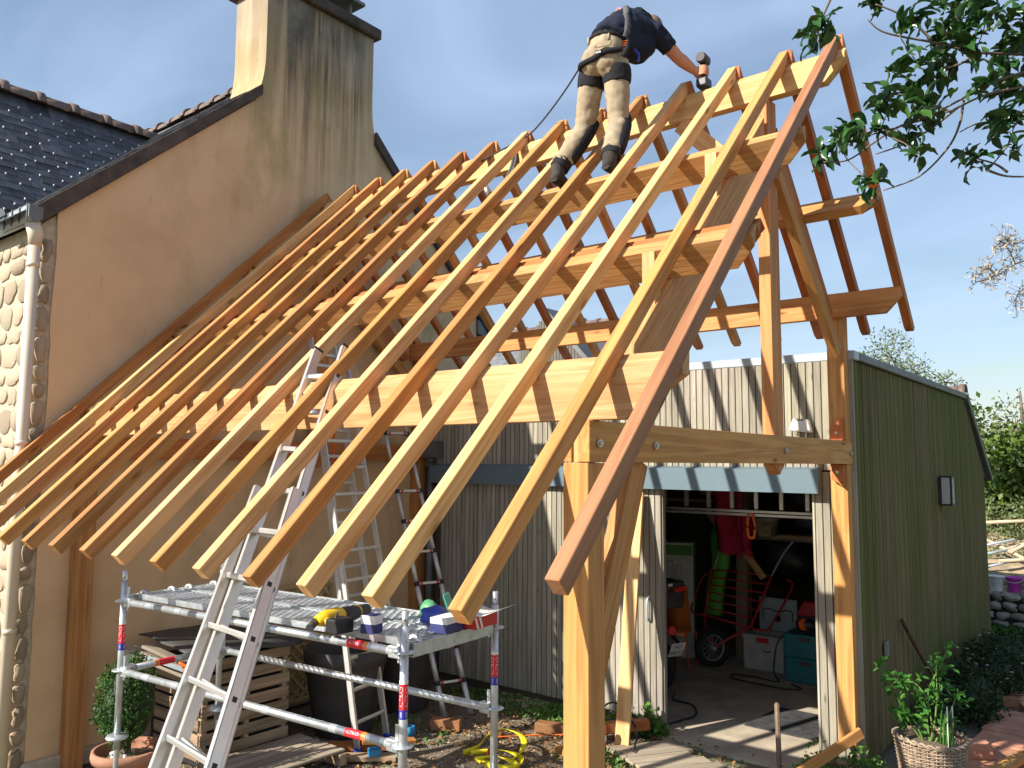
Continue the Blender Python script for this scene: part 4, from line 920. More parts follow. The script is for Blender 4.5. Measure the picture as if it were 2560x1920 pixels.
# belt and pocket
t = MB(); t.tube([waist+Vector((0, -.006, -.012)), waist+Vector((.001, .0, .022))], [.150, .146], 22); remesh(t, 'belt', 'blackcloth', pe, .010, 2)
for p0, p1 in (((4.235, 1.655, 5.70), (4.23, 1.668, 5.76)), ((4.40, 1.672, 5.69), (4.395, 1.685, 5.75))): MB().tube([p0, p1], .008, 6).build('belt_loop', 'khaki', pe)
pk = MB().prism([(4.335, 1.606, 5.645), (4.455, 1.640, 5.655), (4.445, 1.636, 5.615), (4.352, 1.604, 5.61)], (0, -.010, .004)).build('pocket_flap', 'khaki', pe, .004)
# shirt
sp = [waist+Vector((0, .0, .0)), Vector((4.315, 1.90, 5.835)), Vector((4.325, 2.06, 5.955)), Vector((4.335, 2.20, 6.02)), Vector((4.335, 2.30, 6.05))]
shR, elR, wrR, haR = Vector((4.500, 2.225, 5.945)), Vector((4.595, 2.385, 5.790)), Vector((4.685, 2.515, 5.695)), Vector((4.722, 2.545, 5.690))
shL, elL, wrL = Vector((4.175, 2.27, 6.035)), Vector((4.17, 2.40, 5.97)), Vector((4.09, 2.47, 6.0))
t = MB(); t.tube(sp, [.150, .156, .168, .150, .085], 20)
t.ell((4.325, 2.10, 5.955), (.20, .16, .125)); t.ell((4.34, 2.20, 5.985), (.205, .12, .10))
t.tube([Vector((4.40, 2.19, 5.98)), shR, shR.lerp(elR, .45), shR.lerp(elR, .66)], [.10, .088, .074, .072], 16)
t.tube([Vector((4.26, 2.22, 6.02)), shL, shL.lerp(elL, .55)], [.10, .088, .074], 16)
t.tube([(4.36, 1.92, 5.78), (4.40, 2.10, 5.80), (4.43, 2.2, 5.86)], [.10, .12, .09], 14)
shirt = remesh(t, 'shirt', 'navyshirt', pe, .012, 6, .009, 11, 4)
# body: head, neck, arms and hands as one surface
t = MB(); t.tube([(4.335, 2.26, 6.035), (4.335, 2.37, 6.07), (4.335, 2.42, 6.10)], [.072, .062, .06], 14)
Mh = Matrix.Rotation(-.75, 3, 'X')
t.ell((4.335, 2.475, 6.145), (.078, .098, .112), 18, 14, Mh); t.ell((4.335, 2.545, 6.10), (.055, .05, .065), 12, 8, Mh)
for sx in (-1, 1): t.ell((4.335+sx*.082, 2.475, 6.125), (.012, .022, .034), 8, 6)
t.ell((4.335, 2.59, 6.13), (.014, .018, .022), 8, 6)
def arm(sh, el, wr, ha):
    t.tube([sh.lerp(el, .3), sh.lerp(el, .7), el, el.lerp(wr, .3), el.lerp(wr, .75), wr], [.058, .053, .048, .050, .038, .030], 14)
    d = (wr-el).normalized(); t.tube([wr-d*.01, wr+d*.035, wr+d*.075], [.028, .036, .032], 12)
    return d
d = arm(shR, elR, wrR, haR); d2 = arm(shL, elL, wrL, None)
gc = Vector((4.738, 2.545, 5.690))
# right hand: four fingers and thumb wrapped round the grip
for k in range(4):
    z = .034-.021*k; L_ = (.9, 1.0, .95, .8)[k]
    t.tube(bez([gc+Vector((-.030, -.030, z)), gc+Vector((.012, -.036, z-.002)), gc+Vector((.036*L_, -.010, z-.004)), gc+Vector((.030*L_, .024, z-.004)), gc+Vector((.004, .034*L_, z-.003))], 3), .0095, 8)
t.tube(bez([gc+Vector((-.036, -.01, .02)), gc+Vector((-.034, .025, .044)), gc+Vector((-.008, .040, .046))], 3), .0105, 8)
lh = wrL+d2*.075
for k in range(4): t.tube(bez([lh+Vector((-.03+.02*k, 0, 0)), lh+Vector((-.032+.021*k, .025, -.03)), lh+Vector((-.032+.021*k, .02, -.06))], 3), .009, 8)
t.tube(bez([wrL+d2*.03+Vector((.03, 0, 0)), wrL+d2*.06+Vector((.055, .01, -.01)), wrL+d2*.09+Vector((.05, .02, -.03))], 3), .010, 8)
body = remesh(t, 'body', 'skin', pe, .0065, 3)
t = MB(); t.ell((4.335, 2.462, 6.16), (.082, .098, .108), 18, 14, Mh); t.v = [v for v in t.v]
hair = remesh(t, 'hair', plain('cropped_hair', (.20, .13, .09), .8), pe, .009, 3); hair.scale = (1, 1, 1)
for sx in (-1, 1): MB().ell((4.335+sx*.032, 2.572, 6.165), .010, 8, 6).build('eye', 'black', body)
MB().tube([(4.31, 2.598, 6.075), (4.36, 2.598, 6.075)], .006, 6).build('mouth', 'red', body)
# boots
for a, kx in ((ankL, -.035), (ankR, .02)):
    t = MB(); f = Vector((a.x, a.y-.015, 4.665))
    t.tube([a+Vector((0, 0, .03)), a+Vector((0, -.004, -.03)), Vector((a.x, a.y, 4.70))], [.056, .055, .052], 14)
    t.ell(f+Vector((0, .0, .035)), (.048, .06, .045)); t.tube([f+Vector((0, .0, .034)), f+Vector((kx*.5, .09, .036)), f+Vector((kx, .185, .030))], [.046, .048, .036], 12)
    b_ = remesh(t, 'boot', 'bootl', pe, .009, 3, .003, 22, 3)
    t = MB(); t.tube([f+Vector((0, -.05, .008)), f+Vector((kx*.3, .05, .006)), f+Vector((kx, .20, .006))], [.038, .040, .030], 12); t.v = [Vector((v.x, v.y, 4.662+max(0, min(.022, v.z-4.64)))) for v in t.v]; t.build('sole', 'rubber', b_)
# harness on the back
def strap(pts, w, name, mat='strapg', par=pe):
    q = bez(pts, 6); t = MB(); t.tube(q, w/2, 8); 
    return t.build(name, mat, par)
def ribbon(pts, w, nrm, name, mat, par, th=.004):
    q = bez(pts, 6); t = MB(); nrm = Vector(nrm).normalized(); vs = []
    for i, c in enumerate(q):
        tg = (q[min(i+1, len(q)-1)]-q[max(i-1, 0)]).normalized(); s = tg.cross(nrm).normalized()*w/2
        vs += [c-s, c+s, c+s+nrm*th, c-s+nrm*th]
    fs = []
    for i in range(len(q)-1):
        for k in range(4): fs.append((i*4+k, i*4+(k+1) % 4, (i+1)*4+(k+1) % 4, (i+1)*4+k))
    t.add(vs, fs, True); return t.build(name, mat, par)
from mathutils.bvhtree import BVHTree
bvh = BVHTree.FromPolygons([v.co.copy() for v in shirt.data.vertices], [tuple(q.vertices) for q in shirt.data.polygons])
def worn(pts, w, name, mat, n=10):
    q = bez([Vector(v) for v in pts], n); t = MB(); vs = []; m_ = []
    for c in q:
        h = bvh.find_nearest(c); m_.append((h[0], h[1]))
    for i, (c, nr) in enumerate(m_):
        tg = (m_[min(i+1, len(m_)-1)][0]-m_[max(i-1, 0)][0]).normalized(); s = tg.cross(nr).normalized()*w/2
        vs += [c-s-nr*.01, c+s-nr*.01, c+s+nr*.012, c-s+nr*.012]
    t.add(vs, [(i*4+k, i*4+(k+1) % 4, (i+1)*4+(k+1) % 4, (i+1)*4+k) for i in range(len(m_)-1) for k in range(4)], True); return t.build(name, mat, pe)
worn([(4.30, 2.15, 6.18), (4.36, 2.0, 6.12), (4.42, 1.90, 6.0), (4.47, 1.84, 5.85), (4.48, 1.80, 5.74)], .045, 'back_strap', 'strapg')
worn([(4.30, 2.15, 6.18), (4.24, 2.0, 6.12), (4.18, 1.90, 6.0), (4.13, 1.84, 5.85)], .045, 'back_strap', 'strapg')
worn([(4.18, 2.16, 6.18), (4.30, 2.12, 6.20), (4.42, 2.16, 6.14)], .07, 'back_plate', 'blackcloth')
worn([(4.42, 2.16, 6.14), (4.47, 2.24, 6.08), (4.46, 2.32, 6.0)], .045, 'shoulder_strap', 'blackcloth')
worn([(4.18, 2.16, 6.18), (4.16, 2.26, 6.14), (4.17, 2.34, 6.05)], .045, 'shoulder_strap', 'blackcloth')
strap([(4.46, 1.83, 5.76), (4.485, 1.80, 5.66), (4.47, 1.75, 5.56)], .04, 'side_strap', 'blackcloth')
for k in range(3): strap([(4.452, 1.775, 5.675+k*.016), (4.490, 1.80, 5.675+k*.016)], .008, 'buckle_stripe', 'orange')
strap([(4.47, 1.92, 5.70), (4.492, 1.95, 5.665), (4.488, 1.95, 5.61)], .022, 'hanging_strap', 'labelblue')
cr_ = MB().tube([Vector((4.225, 2.10, 6.135))+Vector((.028*math.cos(a)+.012*math.sin(a), 0, .022+.032*math.sin(a))) for a in [2*math.pi*k/16 for k in range(16)]], .0055, 8, closed=True).build('carabiner', plain('red_anodised', (.85, .10, .06), .3, .4))
tag(cr_, 'red carabiner clipped to the harness on the worker\'s back', 'carabiner')
# driver in the hand
dv = thing('impact_driver', (4.738, 2.545, 5.545), 'black cordless driver held upright on the ridge beam', 'driver')
t = MB(); t.tube([(4.738, 2.49, 5.795), (4.735, 2.52, 5.797), (4.735, 2.60, 5.797), (4.735, 2.64, 5.795)], [.036, .044, .042, .022], 14); t.build('motor_head', 'dgrey', dv)
MB().tube([(4.737, 2.545, 5.775), (4.738, 2.545, 5.62)], [.021, .019], 12).build('grip', 'black', dv)
MB().box((4.695, 2.495, 5.556), (4.785, 2.60, 5.625)).build('battery', 'black', dv, .012, 2)
# lifeline
rp = bez([(4.20, 2.10, 6.15), (4.15, 2.06, 6.08), (4.02, 2.05, 5.98), (3.80, 2.20, 5.88), (3.45, 2.36, 5.73), (3.07, 2.50, 5.60), (2.85, 2.46, 5.52), (2.62, 2.38, 5.42), (2.58, 2.30, 5.34)], 7)
tag(MB().tube(rp, .0075, 8).build('safety_rope', plain('dark_rope', (.035, .04, .055), .8)), 'dark blue safety rope running from the worker down to the ridge', 'rope')
rl = thing('rope_grab', (2.62, 2.40, 5.0), 'grey webbing loop with metal rope grab hanging from the ridge beam', 'rope grab')
for k, o_ in enumerate((0, .035)):
    MB().tube(bez([(2.86+o_, 2.50, 5.50), (2.88+o_, 2.47, 5.35), (2.83+o_, 2.42, 5.18), (2.76+o_*.5, 2.36, 5.08), (2.71, 2.33, 5.05)], 6), .016, 8).build('webbing_loop', 'strapg', rl)
t = MB(); t.tube([(2.66, 2.33, 5.16), (2.70, 2.32, 5.09), (2.73, 2.31, 5.02)], [.02, .034, .02], 10); t.build('grab_body', 'bolt', rl)
MB().tube([Vector((2.655, 2.33, 5.17))+Vector((.03*math.cos(a), 0, .03*math.sin(a))) for a in [2*math.pi*k/12 for k in range(12)]], .007, 6, closed=True).build('grab_ring', 'bolt', rl)
# ---------------------------------------------------------------- leaves and plants: shared helpers
def leafmat(name, a, b, rough=.45, trans=.25):
    m = NT(name); v = m.coord(); n = m.noise(v, 20, 3)
    col = m.mix(m.rnd(), a, b); col = m.mix(m.math('MULTIPLY', n, .4), col, tuple(x*.6 for x in a))
    m.set(Base_Color=col, Roughness=rough); 
    tr = m.N('ShaderNodeBsdfTranslucent', {'Color': col}); mx_ = m.N('ShaderNodeMixShader', {0: trans}); o = m.n['Material Output']
    m.l.new(m.b.outputs[0], mx_.inputs[1]); m.l.new(tr.outputs[0], mx_.inputs[2]); m.l.new(mx_.outputs[0], o.inputs[0]); return m.m
def leafmat_geo(name, a, b, sc=1.2, trans=.3, rough=.55):
    m = NT(name); geo = m.N('ShaderNodeNewGeometry'); n = m.noise(geo.outputs['Position'], sc, 3, .6); r = geo.outputs['Random Per Island']
    f = m.math('ADD', m.math('MULTIPLY', n, .6), m.math('MULTIPLY', r, .4)); col = m.ramp(f, [(.25, a), (.75, b)])
    m.set(Base_Color=col, Roughness=rough); tr = m.N('ShaderNodeBsdfTranslucent', {'Color': col}); mx_ = m.N('ShaderNodeMixShader', {0: trans}); o = m.n['Material Output']
    m.l.new(m.b.outputs[0], mx_.inputs[1]); m.l.new(tr.outputs[0], mx_.inputs[2]); m.l.new(mx_.outputs[0], o.inputs[0]); return m.m
M['holly'] = leafmat('holly_leaf', (.018, .065, .018), (.045, .125, .022), .28, .18)
M['rose'] = leafmat('rose_leaf', (.035, .15, .02), (.10, .28, .04), .45, .3)
M['box'] = leafmat_geo('boxwood_leaf', (.015, .06, .008), (.07, .17, .02), 3)
M['hedge'] = leafmat_geo('hedge_leaf', (.025, .075, .008), (.17, .24, .035), .8)
M['hedge2'] = leafmat_geo('pale_leaf', (.07, .11, .03), (.22, .26, .11), 1)
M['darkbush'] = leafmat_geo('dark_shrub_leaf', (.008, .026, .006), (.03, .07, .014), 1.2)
M['weed'] = leafmat_geo('weed_leaf', (.04, .13, .015), (.14, .27, .04), 3)
M['dryleaf'] = leafmat_geo('fallen_leaf', (.12, .055, .022), (.38, .22, .09), 5, .1, .8)
M['grass'] = leafmat_geo('grass_blade', (.04, .12, .008), (.15, .28, .03), 2)
M['twig'] = plain('twig_bark', (.16, .12, .085), .85); M['stem'] = plain('green_stem', (.12, .20, .04), .7)
M['pebble'] = plain('pebble', (.50, .46, .38), .85, 0, .35, 4, .2, .3); M['petal'] = plain('pale_petal', (.70, .55, .68), .6)
def leaf_quad(mb, c, d, n, L_, W, fold=.25):
    d = d.normalized(); s = d.cross(n).normalized(); n = s.cross(d)
    mb.add([c, c+d*L_*.45+s*W/2+n*W*fold, c+d*L_, c+d*L_*.45-s*W/2+n*W*fold, c+d*L_*.5], [(0, 4, 1), (4, 2, 1), (0, 3, 4), (4, 3, 2)], True)
def rdir(r=R): 
    while 1:
        v = Vector((r.uniform(-1, 1), r.uniform(-1, 1), r.uniform(-1, 1)))
        if .05 < v.length < 1: return v.normalized()
def crown(c, rad_, n, L_, W, r, shell=.55, lump=.35, seed=0, zmin=None):
    t = MB(); c = Vector(c); k = 0
    while k < n:
        d = rdir(r); f = 1+lump*mnoise.noise(d*2.2+Vector((seed, 0, 0)))+.2*mnoise.noise(d*5+Vector((seed, 3, 0)))
        q = c+Vector((d.x*rad_[0], d.y*rad_[1], d.z*rad_[2]))*f*(shell+(1-shell)*r.random()**.6)
        if mnoise.noise(q*2.1+Vector((0, seed, 0))) < -.28: k += 1; continue
        if zmin is not None and q.z < zmin: k += 1; continue
        leaf_quad(t, q, (d+rdir(r)*1.1+Vector((0, 0, -.25))).normalized(), (d+rdir(r)*.7).normalized(), L_*r.uniform(.6, 1.2), W*r.uniform(.7, 1.2)); k += 1
    return t
# ---------------------------------------------------------------- boxwood in a terracotta pot
bx_ = thing('potted_boxwood', (.98, .10, 0), 'round clipped boxwood in a wide terracotta pot beside the left post', 'potted plant')
pc = Vector((.98, .10, 0))
pot = MB(); pot.lathe([(.15, .02), (.17, .10), (.22, .25), (.235, .30), (.26, .305), (.268, .34), (.262, .375), (.24, .38), (.225, .35), (.22, .31), (.0, .30)], pc, 32, caps=False); pot.build('pot', 'terracotta', bx_)
MB().lathe([(.222, .30), (.12, .325), (.0, .33)], pc, 20, caps=False).build('soil', 'ground', bx_)
rb = random.Random(3); t = crown(pc+Vector((-.02, .0, .72)), (.24, .24, .34), 5200, .03, .018, rb, .72, .16, 2); t.build('crown', 'box', bx_)
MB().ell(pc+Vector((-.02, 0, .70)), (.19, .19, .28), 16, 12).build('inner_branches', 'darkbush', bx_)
MB().tube([pc+Vector((0, 0, .30)), pc+Vector((0, 0, .6))], .02, 8).build('trunk', 'twig', bx_)
for k, (dx_, dy_) in enumerate(((.10, -.17), (.15, -.10))):
    so_ = thing('solar_light', tuple(pc+Vector((dx_, dy_, .31))), ('small white solar stake light nearest the pot rim', 'small black capped solar stake light among the boxwood stems')[k], 'garden light')
    MB().lathe([(.012, 0), (.018, .05), (.008, .085)], pc+Vector((dx_, dy_, .31)), 10).build('lens', 'white', so_); MB().lathe([(.022, 0), (.022, .012), (.006, .02)], pc+Vector((dx_, dy_, .395)), 10).build('cap', 'black' if k else 'white', so_)
# ---------------------------------------------------------------- slatted compost bin with black cover
cb = thing('compost_bin', (.68, 1.15, 0), 'slatted wooden compost bin under a black plastic cover by the rendered wall', 'compost bin')
for i, z in enumerate((.10, .22, .34, .46, .58, .70, .82)):
    beam('slat', (.99+R.uniform(-.008, .008), .70, z+.045), (.99+R.uniform(-.008, .008), 1.58, z+.045+R.uniform(-.006, .006)), .018, .092, 'oldwood', cb)
    beam('slat', (.25, .70, z+.045), (.97, .70, z+.045), .018, .092, 'oldwood', cb)
for y in (.74, 1.15, 1.54): beam('post', (.955, y, 0), (.955, y, .96), .05, .06, 'oldwood', cb, (1, 0, 0))
MB().box((.16, .72, .04), (.93, 1.52, .86)).build('contents', 'dark', cb)
t = MB(); vs = []
for j in range(8):
    for i in range(10):
        x = .18+.10*i; y = .55+.16*j; vs.append((x, y, 1.06-.06*(i/9)**2-.03*(j/7)+.03*mnoise.noise(Vector((x*4, y*4, 0)))+(.0 if i < 9 else -.03)))
t.add(vs, [(j*10+i, j*10+i+1, (j+1)*10+i+1, (j+1)*10+i) for j in range(7) for i in range(9)], True); o = t.build('cover', 'dgrey', cb); so = o.modifiers.new('s', 'SOLIDIFY'); so.thickness = .012
# things lying on and beside the bin
lb = thing('grey_boards', (.8, .45, .75), 'grey weathered boards lying slanted behind the boxwood', 'boards')
for k in range(3): beam('board', (.28+.10*k, .36+.05*k, .98+.02*k), (.92+.06*k, .62+.05*k, .80+.01*k), .10, .025, 'greyboard', lb)
sw_ = thing('hand_saw', (.88, .62, .84), 'orange handled hand saw lying across the grey boards', 'saw')
MB().tube(bez([(.93, .52, .93), (.98, .56, .90), (1.0, .60, .85), (.96, .60, .84), (.94, .56, .88)], 5), .016, 8).build('handle', 'orange', sw_)
MB().prism([(.92, .55, .90), (.94, .56, .85), (.60, .38, .95), (.60, .38, .98)], (.003, -.002, 0)).build('blade', 'zinc', sw_)
pl = thing('pallet', (1.42, 1.12, 0), 'flat weathered pallet lying on the ground in front of the compost bin', 'pallet')
for k in range(6): beam('slat', (1.12+.11*k, .62, .125), (1.16+.11*k, 1.62, .125), .085, .02, 'greyboard', pl)
for y in (.68, 1.12, 1.56): beam('stringer', (1.06, y, .06), (1.78, y+.02, .06), .08, .095, 'oldwood', pl)
# ---------------------------------------------------------------- lattice trellis panel
tr = thing('lattice_panel', (.10, 2.3, .1), 'yellowish diagonal lattice panel standing against the rendered wall', 'trellis')
y0, y1, z0, z1 = 1.60, 2.75, .10, 1.25; P_ = .115
def lat(sg):
    k = -12
    while k < 24:
        pts = []
        c_ = y0+k*P_
        # line y = c_ + sg*(z-z0)
        for yy in (y0, y1):
            zz = z0+(yy-c_)*sg
            if z0 <= zz <= z1: pts.append((yy, zz))
        for zz in (z0, z1):
            yy = c_+sg*(zz-z0)
            if y0 <= yy <= y1: pts.append((yy, zz))
        pts = sorted(set((round(a, 4), round(b, 4)) for a, b in pts))
        if len(pts) >= 2 and math.dist(pts[0], pts[-1]) > .08:
            x = .085 if sg > 0 else .097
            beam('slat', (x, *pts[0]), (x, *pts[-1]), .028, .01, 'lattice', tr, (1, 0, 0), .001)
        k += 1
M['lattice'] = wood('lattice_wood', (.40, .28, .11), (.60, .46, .22))
lat(1); lat(-1)
for a, b in (((.09, y0-.02, z0), (.09, y0-.02, z1)), ((.09, y1+.02, z0), (.09, y1+.02, z1)), ((.09, y0, z0-.02), (.09, y1, z0-.02)), ((.09, y0, z1+.02), (.09, y1, z1+.02))): beam('frame', a, b, .04, .04, 'lattice', tr, (1, 0, 0))
# ---------------------------------------------------------------- large dark planters
for c, rr, h, lab in (((1.02, 2.22, 0), .40, .80, 'large dark grey round planter behind the wall ladder'), ((.92, 3.12, 0), .36, .74, 'dark grey round planter behind the telescopic ladder')):
    p_ = thing('round_planter', c, lab, 'planter', 'large dark planters by the rendered wall')
    MB().lathe([(rr*.70, 0), (rr*.72, .03), (rr*.96, h*.78), (rr*.97, h*.79), (rr*1.0, h*.80), (rr*1.02, h), (rr*.96, h), (rr*.93, h*.82), (rr*.86, h*.7), (0, h*.68)], c, 40, caps=False).build('shell', 'planter' if 'planter' in M else M.setdefault('planter', plain('taupe_plastic', (.062, .054, .050), .6, 0, .15)), p_)
    MB().lathe([(rr*.90, h*.74), (rr*.5, h*.78), (0, h*.78)], c, 20, caps=False).build('soil', 'ground', p_)
# ---------------------------------------------------------------- loose things on the ground
def brick(name, c, size, rot, mat, label, cat, group=None, tilt=0):
    o = MB().box((-size[0]/2, -size[1]/2, 0), (size[0]/2, size[1]/2, size[2]), Matrix.Translation(c)@Matrix.Rotation(rot, 4, 'Z')@Matrix.Rotation(tilt, 4, 'X')).build(name, mat, None, .005)
    return tag(o, label, cat, group)
brick('timber_block', (1.78, 2.86, 0), (.30, .13, .10), .55, 'fir_dark', 'red brown timber block lying near the telescopic ladder feet', 'timber block')
brick('timber_offcut', (2.30, 2.98, 0), (.12, .09, .06), .9, 'fir', 'pale timber offcut on the lit gravel left of the rear standard', 'offcut')
brick('timber_block', (2.66, 3.45, 0), (.36, .12, .09), .30, 'fir_dark', 'weathered timber block lying just behind the near post', 'timber block')
beam_o = beam('timber_offcut', (1.22, 1.62, .035), (1.86, 2.22, .035), .13, .05, 'fir_red'); tag(beam_o, 'long red timber offcut lying at the foot of the wall ladder', 'offcut')
beam_o = beam('timber_offcut', (1.30, 1.42, .02), (2.02, 1.98, .03), .14, .035, 'oldwood'); tag(beam_o, 'brown board lying in front of the red offcut', 'board')
beam_o = beam('timber_offcut', (1.62, 1.92, .09), (1.88, 2.34, .05), .10, .03, 'fir'); tag(beam_o, 'short pale board propped on the red offcut', 'board')
for c, lab in (((1.66, 2.48, 0), 'blue tape roll standing behind the near scaffold standard'), ((1.86, 1.86, 0), 'blue tape roll lying in front of the offcuts')):
    t = MB(); t.lathe([(.035, 0), (.06, 0), (.06, .10), (.035, .10), (.035, 0)], c, 20, caps=False); tag(t.build('tape_roll', plain('blue_tape', (.03, .22, .42), .4)), lab, 'tape roll')
# yellow lashing strap, heaped
def flat_loop(name, pts, w, mat, lab, cat, th=.003, tw=0):
    q = bez(pts, 7); t = MB(); vs = []
    for i, c in enumerate(q):
        tg = (q[min(i+1, len(q)-1)]-q[max(i-1, 0)]).normalized(); a = tw*i; s = Vector((0, 0, 1)); s = (s-tg*s.dot(tg)).normalized(); s = (Matrix.Rotation(a, 3, tg)@s)*w/2; n = tg.cross(s).normalized()*th
        vs += [c-s, c+s, c+s+n, c-s+n]
    fs = [(i*4+k, i*4+(k+1) % 4, (i+1)*4+(k+1) % 4, (i+1)*4+k) for i in range(len(q)-1) for k in range(4)]
    t.add(vs, fs, True); o = t.build(name, mat); return tag(o, lab, cat) if lab else o
ys_ = thing('yellow_strap', (2.9, 2.5, 0), 'bright yellow webbing strap heaped on the gravel behind the rear standard', 'strap')
for k, pts in enumerate(([(2.42, 2.40, .04), (2.46, 2.55, .06), (2.42, 2.72, .10), (2.52, 2.82, .16), (2.68, 2.84, .16), (2.82, 2.76, .15), (2.90, 2.62, .10), (2.88, 2.50, .05)],
        [(2.46, 2.46, .03), (2.62, 2.56, .06), (2.78, 2.60, .08), (2.92, 2.58, .06), (2.98, 2.48, .03), (2.90, 2.36, .03), (2.72, 2.34, .04), (2.58, 2.40, .03)],
        [(2.60, 2.36, .03), (2.76, 2.46, .07), (2.92, 2.48, .05), (3.02, 2.40, .03)])):
    o = flat_loop('loop', pts, .055, 'yellow_web', None, None, .004, .05*(k+1)); o.parent = ys_; o.location = Vector(o.location)-Vector(ys_.location)
MB().box((2.66, 2.44, .06), (2.72, 2.50, .12)).build('ratchet', 'red', ys_, .008)
# leaning plank by the sliding door
tag(beam('leaning_plank', (3.40, 3.48, .0), (3.235, 4.09, 2.31), .145, .03, 'fir_pale', None, (0, -1, .25)), 'long pale plank leaning upright against the grey sliding door', 'plank')
# orange box tool and small things by the plank foot
lv = thing('spirit_level', (3.30, 3.30, 0), 'short orange level standing at the foot of the leaning plank', 'level')
MB().box((3.26, 3.30, 0), (3.31, 3.36, .22)).build('body', 'orange', lv, .006); MB().box((3.315, 3.315, .09), (3.318, 3.345, .14)).build('vial', 'white', lv)
# boards deck at the threshold
dk_ = thing('threshold_boards', (4.1, 3.75, 0), 'weathered board platform laid on the ground before the garage opening', 'board platform')
pd = Vector((.62, .92, 0)).normalized(); ps = Vector((pd.y, -pd.x, 0))
for k in range(8):
    c0 = Vector((3.38, 3.30, .03))+ps*(.155*k)+pd*(.02*k if k < 5 else .1-.03*k); L_ = .66+.05*math.sin(k*2.1)
    beam('plank', c0+Vector((0, 0, R.uniform(0, .006))), c0+pd*L_, .142, .028, 'greyboard', dk_)
for k in range(2): beam('bearer', Vector((3.40, 3.36, .006))+pd*(.12+.36*k), Vector((3.40, 3.36, .006))+pd*(.12+.36*k)+ps*1.15, .06, .02, 'oldwood', dk_)
tag(beam('timber_block', (3.05, 3.52, .10), (3.46, 3.88, .14), .11, .085, 'fir_red', None, (0, 0, 1)), 'pink timber block propped on the edge of the board platform', 'timber block')
tag(beam('timber_offcut', (2.98, 3.02, .03), (3.26, 3.18, .03), .075, .055, 'fir'), 'left of two timber offcuts lying behind the near post foot', 'offcut')
tag(beam('timber_offcut', (3.10, 2.96, .03), (3.40, 3.14, .03), .075, .055, 'fir'), 'right of two timber offcuts lying behind the near post foot', 'offcut')
tag(beam('tool_handle', (4.72, 3.86, .04), (4.62, 4.10, .50), .042, .042, 'brown', None, (1, 0, 0), .014), 'brown round tool handle standing slanted before the rubber mat', 'tool handle')
tag(beam('timber_board', (4.86, 3.40, .03), (5.36, 4.00, .42), .035, .085, 'fir', None), 'fir board leaning on the foot of the right post', 'board')
MB_ = MB(); mc = [(4.02, 4.80), (4.09, 5.60), (4.93, 5.58), (4.93, 4.78)]
MB_.prism([(x, y, .0165) for x, y in mc], (0, 0, .010)); tag(MB_.build('door_mat', plain('worn_rubber_mat', (.055, .055, .058), .8, 0, .35, 12, .4)), 'worn black rubber mat inside the garage threshold', 'mat')
cab = bez([(2.98, 5.35, .03), (3.10, 5.10, .03), (3.34, 5.05, .03), (3.52, 4.75, .03), (3.47, 4.45, .03), (3.38, 4.10, .03), (3.36, 3.98, .06), (3.30, 3.86, .20), (3.14, 3.78, .30), (3.04, 3.70, .24), (3.06, 3.60, .19), (3.20, 3.58, .20), (3.36, 3.64, .24), (3.50, 3.58, .16), (3.56, 3.44, .08), (3.60, 3.34, .06)], 7)
tag(MB().tube(cab, .009, 8).build('power_cable', 'black'), 'black power cable coiling out of the garage over the timber block', 'cable')
tag(MB().tube(bez([(2.3, 2.9, .02), (2.6, 3.2, .03), (2.9, 3.45, .04), (3.05, 3.75, .05)], 6), .006, 6).build('thin_cord', 'orange'), 'thin orange cord trailing over the leaves behind the near post', 'rope')  # thin orange cord trailing on the ground
# ---------------------------------------------------------------- gravel, fallen leaves, weeds
rs = random.Random(11); t = MB()
def peb(t, c, s, r):
    a = r.uniform(0, 6.28); vs = []
    for k in range(5): vs.append(Vector(c)+Vector((s*math.cos(a+k*1.2566)*r.uniform(.7, 1.1), s*math.sin(a+k*1.2566)*r.uniform(.6, 1), 0)))
    top = Vector(c)+Vector((0, 0, s*.75)); vs += [v*.5+top*.5+Vector((0, 0, s*.15)) for v in vs]
    t.add(vs, [(k, (k+1) % 5, 5+(k+1) % 5, 5+k) for k in range(5)]+[(5, 6, 7, 8, 9)], True)
n = 0
while n < 9000:
    x, y = rs.uniform(.4, 5.2), rs.uniform(-.6, 3.9)
    dn__ = .5+.5*mnoise.noise(Vector((x*.8, y*.8, 4)))
    if 1.4 < x < 3.6 and 1.2 < y < 3.0: dn__ += .3
    if rs.random() > dn__: n += 1; continue
    peb(t, (x, y, ground_z(x, y)-.002), rs.uniform(.006, .017), rs); n += 1
tag(t.build('gravel', 'pebble'), 'loose pale gravel scattered over the yard soil', 'gravel', kind='stuff')
t = MB(); n = 0
while n < 6500:
    x, y = rs.uniform(.3, 5.1), rs.uniform(.4, 4.1)
    k = mnoise.noise(Vector((x*1.1, y*1.1, 9)))
    w = .25+(.75 if (2.0 < x < 3.6 and 2.6 < y < 4.1) else 0)+(.2 if (x < 2 and y > 1.6) else 0)
    if rs.random() > w*(1+k): n += 1; continue
    a = rs.uniform(0, 6.28); leaf_quad(t, Vector((x, y, ground_z(x, y)+rs.uniform(.012, .04))), Vector((math.cos(a), math.sin(a), rs.uniform(-.25, .35))), Vector((rs.uniform(-.5, .5), rs.uniform(-.5, .5), 1)), rs.uniform(.03, .075), rs.uniform(.02, .05), rs.uniform(-.4, .5)); n += 1
tag(t.build('fallen_leaves', 'dryleaf'), 'brown fallen leaves covering the ground near the garage wall', 'leaves', kind='stuff')
t = MB()
